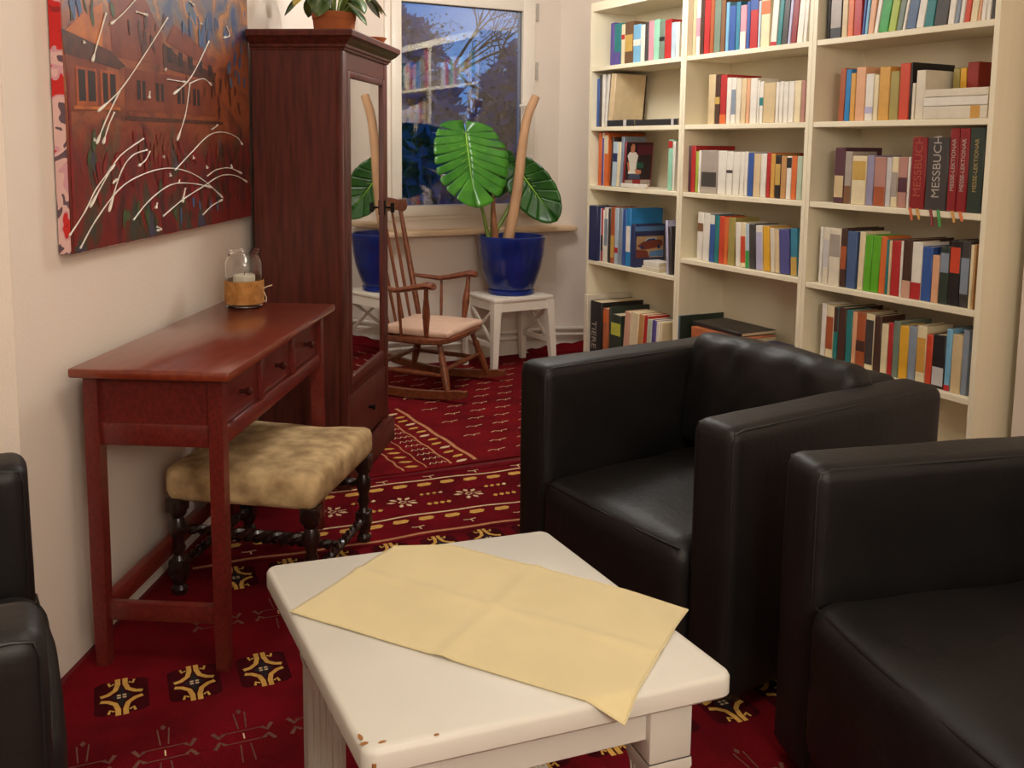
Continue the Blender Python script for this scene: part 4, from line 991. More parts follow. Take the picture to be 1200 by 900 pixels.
mb.build('hem', CLOTH, cl)

# ================================================================== left wall: console desk
dk = thing('console_desk', 'narrow red mahogany desk with three drawers against left wall', 'desk', (*wl(0.465, 0.232), 0.0085), WA)
# local x along the wall, y towards the wall (front is -y)
X0, X1, YF, YB = -0.425, 0.475, -0.158, 0.172
mb = MB(); mb.rb2(X0-0.045, X1+0.022, YF-0.034, YB+0.012, 0.719, 0.742, 0.006); mb.build('table_top', MAHTOP, dk)
LW = 0.034
for x in (X0+LW/2, X1-LW/2):
    for y in (YF+LW/2, YB-LW/2):
        mb = MB()
        vs = []
        for h, z in ((0.015, 0.0), (LW/2, 0.25), (LW/2, 0.719)):
            vs += [(h*a, h*b, z) for a, b in ((-1, -1), (1, -1), (1, 1), (-1, 1))]
        mb.add(vs, [(0, 3, 2, 1), (8, 9, 10, 11)] + [(i*4+j, i*4+(j+1) % 4, (i+1)*4+(j+1) % 4, (i+1)*4+j) for i in (0, 1) for j in range(4)])
        mb.build('leg', MAHOG, dk, (x, y, 0))
for x in (X0+0.012, X1-0.024):
    mb = MB(); mb.b2(x, x+0.012, YF+LW, YB-LW, 0.60, 0.719); mb.build('side_panel', MAHOG, dk)
    mb = MB(); mb.rb2(x-0.004, x+0.018, YF+LW-0.002, YB-LW+0.002, 0.548, 0.602, 0.003); mb.build('side_rail', MAHOG, dk)
    mb = MB(); mb.rb2(x-0.004, x+0.018, YF+LW-0.002, YB-LW+0.002, 0.115, 0.16, 0.003); mb.build('stretcher', MAHOG, dk)
mb = MB(); mb.b2(X0+LW, X1-LW, YB-0.03, YB-0.016, 0.55, 0.719); mb.build('back_panel', MAHOG, dk)
mb = MB(); mb.rb2(X0+LW-0.002, X1-LW+0.002, YB-0.034, YB-0.010, 0.115, 0.165, 0.003); mb.build('stretcher', MAHOG, dk)
mb = MB(); mb.rb2(X0+LW-0.002, X1-LW+0.002, YF+0.004, YF+0.026, 0.548, 0.588, 0.003); mb.build('front_rail', MAHOG, dk)
mb = MB(); mb.b2(X0+LW-0.002, X1-LW+0.002, YF+0.004, YF+0.026, 0.706, 0.719); mb.build('front_rail', MAHOG, dk)
fx0, fx1 = X0+LW, X1-LW; st = 0.022; dw = (fx1-fx0-2*st)/3
for i in range(2):
    x = fx0+dw*(i+1)+st*i; mb = MB(); mb.rb2(x, x+st, YF+0.004, YF+0.026, 0.588, 0.706, 0.002); mb.build('divider', MAHOG, dk)
for i in range(3):
    x = fx0+i*(dw+st)
    mb = MB(); mb.b2(x+0.003, x+dw-0.003, YF+0.017, YF+0.030, 0.591, 0.703)
    mb.b2(x+0.008, x+dw-0.008, YF+0.03, YB-0.05, 0.595, 0.66)
    dr = mb.build('drawer', MAHOG, dk)
    mb = MB(); mb.tube([(x+dw/2, YF+0.018, 0.645), (x+dw/2, YF+0.006, 0.645), (x+dw/2, YF-0.002, 0.645), (x+dw/2, YF-0.010, 0.645), (x+dw/2, YF-0.014, 0.645)], [0.006, 0.005, 0.010, 0.011, 0.006], 12); mb.build('knob', mat('dark_knob_wood', (64, 20, 16), 0.35), dr)
# ---- jar with a candle
jx, jy = wl(0.875, 0.155)
jar = thing('candle_jar', 'glass jar with candle and burlap band on the desk', 'jar', (jx, jy, 0.7505), 0)
mb = MB(); mb.lathe([(0.050, 0.0), (0.056, 0.004), (0.058, 0.015), (0.058, 0.135), (0.055, 0.15), (0.048, 0.162), (0.047, 0.168), (0.052, 0.176), (0.053, 0.18), (0.049, 0.18), (0.0445, 0.168), (0.0455, 0.16), (0.052, 0.148), (0.055, 0.134), (0.055, 0.016), (0.05, 0.008)], 36); mb.build('jar_glass', JARG, jar)
mb = MB(); mb.lathe([(0.033, 0.009), (0.034, 0.012), (0.034, 0.098), (0.032, 0.1005), (0.012, 0.0985), (0.002, 0.0985)], 28); cd = mb.build('candle', WAX, jar)
mb = MB(); mb.tube([(0, 0, 0.098), (0.001, 0, 0.104), (0.003, 0, 0.109)], 0.0012, 6); mb.build('wick', EBONY, cd)
mb = MB(); mb.lathe([(0.0585, 0.012), (0.0605, 0.013), (0.061, 0.05), (0.0605, 0.084), (0.0585, 0.085)], 40, cap=False); bl = mb.build('burlap_band', BURLAP, jar)
mb = MB(); e = Vector((cos(YAW), -sin(YAW), 0))
mb.tube([e*0.060+Vector((0, 0, 0.058)), e*0.072+Vector((0, 0, 0.064)), e*0.088+Vector((0, 0, 0.069))], 0.0022, 6)
mb.tube([e*0.060+Vector((0, 0, 0.05)), e*0.069+Vector((0, 0, 0.03)), e*0.068+Vector((0, 0, 0.014)), e*0.062+Vector((0, 0, 0.02))], 0.0016, 6)
mb.build('twine', TWINE, jar)

# ================================================================== upholstered stool under the desk
sa = math.atan2(-0.615, 0.788)
us_ = thing('upholstered_stool', 'low antique stool with worn tan upholstery and dark turned legs, under the desk', 'stool', (0.700, 2.760, 0.008), sa)
def stfn(p, u):
    if u[2] > 0.2: p.z += 0.020*max(0, 1-u[0]**2)*max(0, 1-u[1]**2)*1.2 - 0.018*(1-abs(u[0])**2)*(1 if abs(u[1]) > .0 else 1)*0.6 + 0.008*nz(p.x, p.y, 1, 8)
    p.x *= 1 - 0.02*(u[2] < -0.5); return p
mb = MB(); mb.soft((0.445, 0.50, 0.10), 0.028, (14, 14, 4), stfn, (0, 0, 0.323)); mb.build('seat', STOOLF, us_)
turn = [(0, .018), (.06, .021), (.10, .013), (.16, .020), (.22, .022), (.30, .013), (.36, .019), (.42, .012), (.5, .018), (.56, .012), (.66, .020), (.74, .022), (.82, .014), (.86, .022), (1.0, .024)]
for x in (-0.195, 0.195):
    for y in (-0.222, 0.222):
        mb = MB(); mb.spool((x, y, 0.0), (x, y, 0.27), [(q, r*1.12) for q, r in turn], 12); mb.rb2(x-.022, x+.022, y-.022, y+.022, 0.055, 0.10, 0.003); mb.rb2(x-.024, x+.024, y-.024, y+.024, 0.24, 0.282, 0.003); mb.build('leg', EBONY, us_)
def twist(mb, p, q, r=0.012, n=56, turns=7):
    """barley twist bar"""
    p = Vector(p); q = Vector(q); d = (q-p).normalized(); a = d.cross(Vector((0, 0, 1))).normalized(); b = a.cross(d)
    for ph in (0, pi):
        mb.tube([p.lerp(q, i/n)+(a*cos(ph+turns*2*pi*i/n)+b*sin(ph+turns*2*pi*i/n))*r*0.55 for i in range(n+1)], r*0.72, 6)
for p, q in (((-0.195, -0.222, 0.078), (-0.195, 0.222, 0.078)), ((0.195, -0.222, 0.078), (0.195, 0.222, 0.078)), ((-0.195, 0, 0.078), (0.195, 0, 0.078)), ((-0.195, 0.222, 0.19), (0.195, 0.222, 0.19)), ((-0.195, -0.222, 0.19), (0.195, -0.222, 0.19))):
    mb = MB(); twist(mb, p, q); mb.build('stretcher', EBONY, us_)

# ================================================================== wardrobe
wd = thing('mirror_wardrobe', 'tall slim dark wood wardrobe with a mirrored door', 'wardrobe', (*wl(1.615, 0.224), 0.0065), WA-R(2.8))
x0, x1, yf, yb = -0.315, 0.315, -0.17, 0.165
mb = MB(); mb.rb2(x0, x0+0.02, yf+0.02, yb, 0.09, 1.585, 0.003, seg=1); mb.build('side_panel', WALNUT, wd)
mb = MB(); mb.rb2(x1-0.02, x1, yf+0.02, yb, 0.09, 1.585, 0.003, seg=1); mb.build('side_panel', WALNUT, wd)
mb = MB(); mb.b2(x0+0.02, x1-0.02, yb-0.01, yb, 0.09, 1.585); mb.build('back_panel', WALNUT, wd)
mb = MB(); mb.b2(x0+0.02, x1-0.02, yf+0.03, yb-0.01, 0.09, 0.11); mb.b2(x0+0.02, x1-0.02, yf+0.03, yb-0.01, 0.335, 0.35); mb.b2(x0+0.02, x1-0.02, yf+0.03, yb-0.01, 1.565, 1.585); mb.build('inner_boards', WALNUT, wd)
mb = MB(); mb.rb2(x0-0.002, x0+0.045, yf, yf+0.03, 0.09, 1.585, 0.006); mb.build('corner_stile', WALNUT, wd)
mb = MB(); mb.rb2(x1-0.045, x1+0.002, yf, yf+0.03, 0.09, 1.585, 0.006); mb.build('corner_stile', WALNUT, wd)
mb = MB(); mb.b2(x0+0.045, x1-0.045, yf+0.004, yf+0.026, 1.52, 1.585); mb.build('frieze_rail', WALNUT, wd)
mb = MB(); mb.b2(x0+0.045, x1-0.045, yf+0.004, yf+0.026, 0.335, 0.36); mb.build('middle_rail', WALNUT, wd)
mb = MB()
dx0, dx1, dz0, dz1 = x0+0.047, x1-0.047, 0.362, 1.518
mb.rb2(dx0, dx0+0.035, yf-0.002, yf+0.02, dz0, dz1, 0.004); mb.rb2(dx1-0.035, dx1, yf-0.002, yf+0.02, dz0, dz1, 0.004)
mb.rb2(dx0+0.033, dx1-0.033, yf-0.001, yf+0.02, dz0, dz0+0.04, 0.004); mb.rb2(dx0+0.033, dx1-0.033, yf-0.001, yf+0.02, dz1-0.025, dz1, 0.004)
door = mb.build('door', WALNUT, wd)
mb = MB(); mb.b2(dx0+0.03, dx1-0.03, yf+0.008, yf+0.013, dz0+0.035, dz1-0.022); tag(mb.build('mirror', MIRROR, door), 'mirror pane')
mb = MB(); mb.box((dx1-0.018, yf-0.004, 1.0), (0.018, 0.004, 0.06)); mb.tube([(dx1-0.018, yf-0.005, 1.0), (dx1-0.018, yf-0.03, 1.0)], 0.004); mb.box((dx1-0.018, yf-0.036, 1.0), (0.006, 0.016, 0.04)); mb.build('key', IRON, door)
mb = MB(); mb.rb2(x0+0.048, x1-0.048, yf+0.002, yf+0.022, 0.115, 0.333, 0.005); mb.b2(x0+0.06, x1-0.06, yf+0.02, yb-0.03, 0.125, 0.28)
dr = mb.build('drawer', WALNUT, wd)
mb = MB(); mb.tube([(0, yf+0.004, 0.225), (0, yf-0.010, 0.225), (0, yf-0.018, 0.225), (0, yf-0.024, 0.225)], [0.006, 0.006, 0.013, 0.008], 12); mb.build('knob', IRON, dr)
mb = MB(); mb.rb2(x0-0.018, x1+0.018, yf-0.022, yb, 0.0, 0.085, 0.006); mb.prism([(x0-0.014, yf-0.018), (x1+0.014, yf-0.018), (x1+0.014, yb), (x0-0.014, yb)], 0.085, 0.096); mb.build('plinth', WALNUT, wd)
mb = MB(); rings = []
for ov, z in ((0.004, 1.583), (0.006, 1.590), (0.012, 1.594), (0.013, 1.602), (0.020, 1.607), (0.031, 1.616), (0.040, 1.627), (0.044, 1.629), (0.046, 1.645), (0.042, 1.650)):
    rings.append([(x0-ov, yf-ov, z), (x1+ov, yf-ov, z), (x1+ov, yb, z), (x0-ov, yb, z)])
vs = [v for r in rings for v in r]; m_ = len(rings)
mb.add(vs, [(i*4+j, i*4+(j+1) % 4, (i+1)*4+(j+1) % 4, (i+1)*4+j) for i in range(m_-1) for j in range(4)] + [(3, 2, 1, 0), tuple((m_-1)*4+j for j in range(4))]); mb.build('cornice', WALNUT, wd)
# ---- pot plant and saucer on the wardrobe
px_, py_ = wl(1.70, 0.245)
pp = thing('potted_umbrella_plant', 'terracotta pot with a variegated leafy plant on the wardrobe', 'plant', (px_, py_, 1.657), 0)
mb = MB(); mb.lathe([(0.070, 0.0), (0.074, 0.004), (0.082, 0.085), (0.084, 0.086), (0.086, 0.108), (0.083, 0.11), (0.077, 0.108), (0.074, 0.092), (0.02, 0.09)], 32); mb.build('flower_pot', TERRA, pp)
mb = MB(); mb.lathe([(0.077, 0.088), (0.076, 0.097), (0.04, 0.101), (0.0, 0.1)], 24); mb.build('soil', SOIL, pp)
VAR = mat('variegated_leaf', (92, 110, 40), 0.4, scale=22, rgb2=(48, 78, 30), coat=0.2); VARY = mat('yellow_leaf_margin', (196, 178, 80), 0.4, scale=14, rgb2=(120, 128, 48))
random.seed(3)
for k in range(22):
    a = 2*pi*k/22 + random.uniform(-.2, .2); r_ = random.uniform(0.05, 0.15); zt = random.uniform(0.10, 0.26)
    if k % 3 == 0: zt = random.uniform(0.13, 0.16); r_ = random.uniform(0.11, 0.15)
    base = Vector((0.02*cos(a), 0.02*sin(a), 0.095)); end = Vector((r_*cos(a), r_*sin(a), zt+0.04))
    mb = MB(); mb.tube([base, base.lerp(end, .5)+Vector((0, 0, .02)), end], [.004, .003, .002], 5); mb.build('stalk', STEM, pp)
    d_ = Vector((cos(a), sin(a), -0.9 if zt < .2 else -.3)).normalized(); sd = Vector((-sin(a), cos(a), 0)); up_ = sd.cross(d_)
    L_ = random.uniform(.075, .105); Wd = L_*0.30*1.35; vs = []
    for i in range(7):
        t_ = i/6; ww = Wd*math.sin(pi*min(1, t_*0.94+0.06))**0.8
        c_ = end+d_*L_*t_ - Vector((0, 0, .02*t_*t_))
        vs += [c_-sd*ww, c_-up_*0.004*sin(pi*t_), c_+sd*ww]
    mb = MB(); mb.add(vs, [(3*i+j, 3*i+j+1, 3*i+j+4, 3*i+j+3) for i in range(6) for j in (0, 1)], 0, True)
    lf = mb.build('leaf', VARY if k % 4 == 0 else VAR, pp, fix=False); so = lf.modifiers.new('thickness', 'SOLIDIFY'); so.thickness = 0.0012
ax_, ay_ = wl(1.875, 0.365)
sc = thing('clay_saucer', 'small terracotta dish at the front edge of the wardrobe top', 'dish', (ax_, ay_, 1.657), 0)
mb = MB(); mb.lathe([(0.024, 0.0), (0.026, 0.003), (0.052, 0.036), (0.050, 0.037), (0.022, 0.006), (0.0, 0.005)], 32); mb.build('dish_body', TERRA, sc)

# ================================================================== painting
PC = bpy.data.materials.new('painted_canvas'); PC.use_nodes = True; nn = PC.node_tree; pb = nn.nodes['Principled BSDF']; pb.inputs['Roughness'].default_value = 0.45
tcx = nn.nodes.new('ShaderNodeTexCoord'); sep = nn.nodes.new('ShaderNodeSeparateXYZ'); nn.links.new(tcx.outputs['Object'], sep.inputs[0])
def noise(sc_, det=5, w=0.0, st=(1, 1, 1)):
    mp = nn.nodes.new('ShaderNodeMapping'); mp.inputs['Scale'].default_value = st; mp.inputs['Location'].default_value = (w, w*1.7, w*.3); nn.links.new(tcx.outputs['Object'], mp.inputs[0])
    x = nn.nodes.new('ShaderNodeTexNoise'); x.inputs['Scale'].default_value = sc_; x.inputs['Detail'].default_value = det; x.inputs['Distortion'].default_value = 0.6; nn.links.new(mp.outputs[0], x.inputs['Vector']); return x.outputs['Fac']
def ramp(inp, stops, interp='LINEAR'):
    r = nn.nodes.new('ShaderNodeValToRGB'); r.color_ramp.interpolation = interp
    while len(r.color_ramp.elements) < len(stops): r.color_ramp.elements.new(0.5)
    for e, (p, c) in zip(r.color_ramp.elements, stops): e.position = p; e.color = lin(c) if isinstance(c, tuple) else (c, c, c, 1)
    nn.links.new(inp, r.inputs[0]); return r.outputs[0]
def mix(f, a, b):
    m_ = nn.nodes.new('ShaderNodeMix'); m_.data_type = 'RGBA'; nn.links.new(f, m_.inputs[0]); nn.links.new(a, m_.inputs[6]); nn.links.new(b, m_.inputs[7]); return m_.outputs[2]
def math_(op, a, b=None):
    m_ = nn.nodes.new('ShaderNodeMath'); m_.operation = op; m_.use_clamp = False
    for i, v in enumerate((a, b)):
        if v is None: continue
        if isinstance(v, (int, float)): m_.inputs[i].default_value = v
        else: nn.links.new(v, m_.inputs[i])
    return m_.outputs[0]
zz_ = math_('ADD', sep.outputs['Z'], math_('MULTIPLY', math_('SUBTRACT', noise(4, 4, 3.0), 0.5), 0.25))
low = ramp(noise(7, 6, 0.0, (1.6, 1, 0.8)), [(0.30, (52, 26, 30)), (0.42, (104, 28, 28)), (0.50, (122, 30, 24)), (0.56, (92, 44, 30)), (0.63, (58, 62, 46)), (0.70, (66, 60, 84))])
midc = ramp(noise(9, 5, 2.0, (1.0, 1, 1.4)), [(0.32, (92, 46, 32)), (0.45, (138, 68, 36)), (0.55, (158, 82, 42)), (0.68, (116, 52, 32))])
topc = ramp(noise(8, 4, 5.0), [(0.34, (46, 66, 110)), (0.44, (110, 96, 96)), (0.50, (122, 84, 66)), (0.57, (186, 120, 50)), (0.64, (60, 92, 134)), (0.72, (84, 84, 52))])
c1 = mix(ramp(zz_, [(1.20, 0.0), (1.34, 1.0)]) if False else ramp(math_('MULTIPLY', math_('SUBTRACT', zz_, 1.0), 1.25), [(0.28, 0.0), (0.46, 1.0)]), low, midc)
c2 = mix(ramp(math_('MULTIPLY', math_('SUBTRACT', zz_, 1.0), 1.25), [(0.64, 0.0), (0.78, 1.0)]), c1, topc)
nn.links.new(c2, pb.inputs['Base Color'])
bmp = nn.nodes.new('ShaderNodeBump'); bmp.inputs['Strength'].default_value = 0.25; bmp.inputs['Distance'].default_value = 0.004; nn.links.new(noise(40, 5, 1.0), bmp.inputs['Height']); nn.links.new(bmp.outputs[0], pb.inputs['Normal'])
pt = thing('canvas_painting', 'large unframed canvas of brown house fronts splashed with white paint drips', 'painting', (W0.x, W0.y, 0.0), WA)
P0, P1, PZ0, PZ1 = 0.066, 1.312, 1.004, 1.93
mb = MB(); mb.rb2(P0, P1, -0.034, -0.004, PZ0, PZ1, 0.002, seg=1); cv = mb.build('canvas', PC, pt)
mb = MB(); mb.b2(P0-0.0008, P0, -0.0325, -0.004, PZ0, PZ1); mb.b2(P0-0.0008, P1, -0.0325, -0.004, PZ0-0.0008, PZ0)
ED = bpy.data.materials.new('splashed_canvas_edge'); ED.use_nodes = True; nn = ED.node_tree; pe = nn.nodes['Principled BSDF']; pe.inputs['Roughness'].default_value = 0.6
tcx = nn.nodes.new('ShaderNodeTexCoord')
ec = ramp(noise(16, 2, 4.0, (1, 1, 0.8)), [(0.0, (96, 74, 84)), (0.40, (216, 176, 170)), (0.50, (204, 150, 160)), (0.545, (196, 30, 28)), (0.66, (150, 28, 30))], 'CONSTANT'); nn.links.new(ec, pe.inputs['Base Color'])
mb.build('canvas_edge', ED, pt)
PH = [mat('umber_paint', (70, 36, 26), .5, scale=30, rgb2=(96, 50, 32)), mat('burnt_orange_paint', (176, 88, 42), .5, scale=22, rgb2=(150, 70, 36)), mat('dark_window_paint', (46, 28, 26), .5, var=.2, scale=30), mat('russet_paint', (138, 66, 38), .5, scale=16, rgb2=(118, 52, 32)), mat('crimson_paint', (142, 30, 28), .45, scale=25, rgb2=(112, 26, 26)), mat('amber_paint', (206, 120, 46), .5, scale=18, rgb2=(170, 90, 44)), mat('slate_blue_paint', (58, 88, 138), .5, scale=14, rgb2=(92, 108, 130)), mat('moss_paint', (74, 92, 52), .5, scale=20, rgb2=(54, 66, 44))]
mb = MB(); FY = -0.0345
def pq(pts, mi, k=0): mb.add([(d_, FY-k*0.0003, z_) for d_, z_ in pts], [tuple(range(len(pts)))], mi)
pq([(.075, 1.33), (.26, 1.34), (.27, 1.45), (.072, 1.46)], 3)                                    # near house wall
pq([(.07, 1.46), (.33, 1.445), (.37, 1.455), (.29, 1.487), (.06, 1.515)], 0, 1)                 # its eaves
pq([(.07, 1.507), (.25, 1.488), (.26, 1.60), (.16, 1.56)], 5)
pq([(.30, 1.475), (.58, 1.475), (.60, 1.56), (.50, 1.64), (.37, 1.68), (.29, 1.60)], 3)                # big roof
pq([(.60, 1.54), (.75, 1.50), (1.0, 1.485), (.98, 1.455), (.60, 1.47)], 0, 1)
pq([(.62, 1.545), (.98, 1.49), (.90, 1.55), (.68, 1.60)], 3, 1)
pq([(.36, 1.345), (.99, 1.345), (1.0, 1.455), (.36, 1.452)], 3)
for a, b in ((.115, .215), (.232, .318)):
    pq([(a, 1.345), (b, 1.35), (b, 1.437), (a, 1.437)], 1, 2)
    m_ = (a+b)/2
    pq([(a+.012, 1.357), (m_-.006, 1.358), (m_-.006, 1.43), (a+.012, 1.43)], 2, 3); pq([(m_+.006, 1.358), (b-.008, 1.359), (b-.008, 1.43), (m_+.006, 1.43)], 2, 3)
pq([(.10, 1.337), (.33, 1.343), (.33, 1.35), (.10, 1.345)], 5, 3)
for i in range(4):
    a = .43+i*.115+(.03 if i > 1 else 0); pq([(a, 1.375), (a+.05, 1.375), (a+.05, 1.425), (a, 1.425)], 2, 2); pq([(a+.022, 1.375), (a+.028, 1.375), (a+.028, 1.425), (a+.022, 1.425)], 1, 3)
for i in range(5):
    a = .63+i*.075; pq([(a, 1.488-.004*i), (a+.028, 1.488-.004*i), (a+.028, 1.53-.006*i), (a, 1.53-.006*i)], 2, 3)
pq([(.36, 1.318), (1.05, 1.322), (1.05, 1.332), (.36, 1.33)], 0, 2)
pq([(.075, 1.02), (.092, 1.02), (.086, 1.42), (.078, 1.42)], 4, 2)
random.seed(21)
for (cd_, cz, sd_, sz, mi, n__) in ((.86, 1.60, .18, .05, 6, 16), (1.17, 1.55, .08, .09, 6, 14), (.25, 1.66, .15, .05, 6, 8), (.35, 1.18, .25, .08, 4, 22), (.9, 1.12, .3, .07, 0, 24), (.55, 1.09, .35, .05, 7, 9), (.18, 1.25, .1, .06, 7, 4), (1.2, 1.2, .08, .15, 0, 12), (.7, 1.2, .3, .08, 4, 26), (.62, 1.25, .3, .03, 3, 20), (.45, 1.065, .06, .02, 7, 4), (.75, 1.07, .2, .03, 6, 5), (.2, 1.57, .1, .03, 7, 5), (.13, 1.57, .04, .03, 6, 5), (1.0, 1.42, .2, .06, 0, 16), (.5, 1.55, .12, .05, 0, 12)):
    for i in range(n__):
        a = cd_+random.gauss(0, sd_*.5); b = cz+random.gauss(0, sz*.5); la = random.uniform(.004, .011); lb = random.uniform(.012, .032); t_ = random.uniform(-.5, .5)
        pts = [(a+la*cos(q)*cos(t_)-lb*sin(q)*sin(t_), b+la*cos(q)*sin(t_)+lb*sin(q)*cos(t_)) for q in [2*pi*j/9 for j in range(9)]]
        if all(P0+.004 < p_[0] < P1-.004 and PZ0+.004 < p_[1] < PZ1-.004 for p_ in pts): pq(pts, mi, 2+i*.2)
mb.build('painted_houses', PH, pt, fix=False)
DRIP = mat('white_paint_drip', (236, 228, 216), 0.4)
random.seed(5)
for s in STROKES:
    P = [Vector((d_, z_)) for d_, z_ in s]
    Q = []
    for i in range(len(P)-1):                                        # Catmull-Rom
        p0, p1, p2, p3 = P[max(i-1, 0)], P[i], P[i+1], P[min(i+2, len(P)-1)]
        for k in range(6):
            t_ = k/6; Q.append(0.5*((2*p1)+(p2-p0)*t_+(2*p0-5*p1+4*p2-p3)*t_*t_+(3*p1-p0-3*p2+p3)*t_**3))
    Q.append(P[-1]); m_ = len(Q); r0 = 0.0024 if len(P) > 2 else 0.0026
    if max(q.x for q in Q) > P1-.004: Q = [q for q in Q if q.x < P1-.004]; m_ = len(Q)
    if m_ < 3: continue
    rs = [r0*(0.55+0.6*abs(sin(i*.7))*.5) for i in range(m_)]; rs[-1] = r0*1.2; rs[-2] = r0*1.8; rs[-3] = r0*1.4; rs[0] = r0*1.2
    mb = MB(); mb.tube([(q.x, FY-0.0022, q.y) for q in Q], rs, 6, flat=1.0); mb.build('paint_drip', DRIP, pt)

# ================================================================== white stool with the monstera
ws = thing('white_stool', 'white stool with crossed side braces holding the blue pot', 'stool', (2.565, 4.79, 0.0065), R(3))
mb = MB(); mb.rb2(-0.195, 0.195, -0.165, 0.165, 0.402, 0.426, 0.008); mb.build('seat', WHITEP, ws)
for x in (-1, 1):
    for y in (-1, 1):
        mb = MB(); a = (x*0.172, y*0.142, 0.402); b = (x*0.196, y*0.166, 0.0); vs = []
        for (c_, h) in ((b, 0.015), (a, 0.024)): vs += [(c_[0]+h*i, c_[1]+h*j, c_[2]) for i, j in ((-1, -1), (1, -1), (1, 1), (-1, 1))]
        mb.add(vs, [(3, 2, 1, 0), (4, 5, 6, 7)] + [(j, (j+1) % 4, 4+(j+1) % 4, 4+j) for j in range(4)]); mb.build('leg', WHITEP, ws)
for y in (-1, 1): mb = MB(); mb.b2(-0.155, 0.155, y*0.15-.008, y*0.15+.008, 0.35, 0.402); mb.build('apron', WHITEP, ws)
for x in (-1, 1):
    mb = MB(); mb.b2(x*0.178-.008, x*0.178+.008, -0.13, 0.13, 0.355, 0.402); mb.build('apron', WHITEP, ws)
    mb = MB(); mb.b2(x*0.186-.008, x*0.186+.008, -0.135, 0.135, 0.15, 0.175); mb.build('side_rail', WHITEP, ws)
    for q in (-1, 1):
        mb = MB(); L_ = math.hypot(0.25, 0.185); mb.box((x*0.181+q*.001, 0, 0.265), (0.012, L_, 0.016), rot=Matrix.Rotation(q*math.atan2(0.185, 0.25), 3, 'X')); mb.build('cross_brace', WHITEP, ws)
mo = thing('potted_monstera', 'monstera in a glossy cobalt blue pot on the white stool', 'plant', (2.575, 4.79, 0.433), 0)
mb = MB(); mb.lathe([(0.128, 0.0), (0.132, 0.004), (0.133, 0.024), (0.128, 0.028)], 40); mb.build('saucer', BLUEPOT, mo)
mb = MB(); mb.lathe([(0.122, 0.026), (0.128, 0.032), (0.132, 0.045), (0.150, 0.09), (0.170, 0.15), (0.183, 0.22), (0.190, 0.29), (0.193, 0.318), (0.1925, 0.328), (0.186, 0.331), (0.180, 0.327), (0.176, 0.29), (0.170, 0.265), (0.05, 0.262)], 48); mb.build('flower_pot', BLUEPOT, mo)
mb = MB(); mb.lathe([(0.171, 0.262), (0.17, 0.285), (0.1, 0.292), (0.0, 0.29)], 28); mb.build('soil', SOIL, mo)
PO = Vector((2.575, 4.79, 0.4268))
mb = MB(); mb.tube([Vector(p)-PO for p in ((2.530, 4.76, 0.705), (2.543, 4.755, 0.78), (2.562, 4.75, 0.88), (2.580, 4.75, 0.975), (2.597, 4.75, 1.10), (2.608, 4.75, 1.21), (2.621, 4.75, 1.305), (2.634, 4.75, 1.38), (2.655, 4.75, 1.45), (2.697, 4.75, 1.535))], [.033, .032, .031, .030, .028, .027, .026, .026, .026, .024], 14); mb.build('support_pole', POLE, mo)
def stalk(name, pts, rs, m): mb = MB(); mb.tube([Vector(p)-PO for p in pts], rs, 8); mb.build(name, m, mo)
stalk('leaf_stalk', ((2.43, 4.77, 0.70), (2.405, 4.77, 0.80), (2.385, 4.78, 0.90), (2.34, 4.80, 1.05), (2.272, 4.795, 1.305)), [.014, .012, .010, .008, .007], STEM)
stalk('leaf_sheath', ((2.455, 4.75, 0.70), (2.446, 4.75, 0.80), (2.442, 4.76, 0.90), (2.447, 4.765, 0.975)), [.020, .018, .013, .006], BROWNSTEM)
stalk('leaf_stalk', ((2.445, 4.77, 0.70), (2.478, 4.78, 0.80), (2.54, 4.80, 0.875), (2.60, 4.83, 0.96), (2.64, 4.84, 1.07)), [.016, .014, .012, .010, .007], STEM)
stalk('leaf_stalk', ((2.45, 4.79, 0.70), (2.47, 4.83, 0.90), (2.50, 4.86, 1.08), (2.52, 4.87, 1.16)), [.012, .010, .008, .006], STEM)
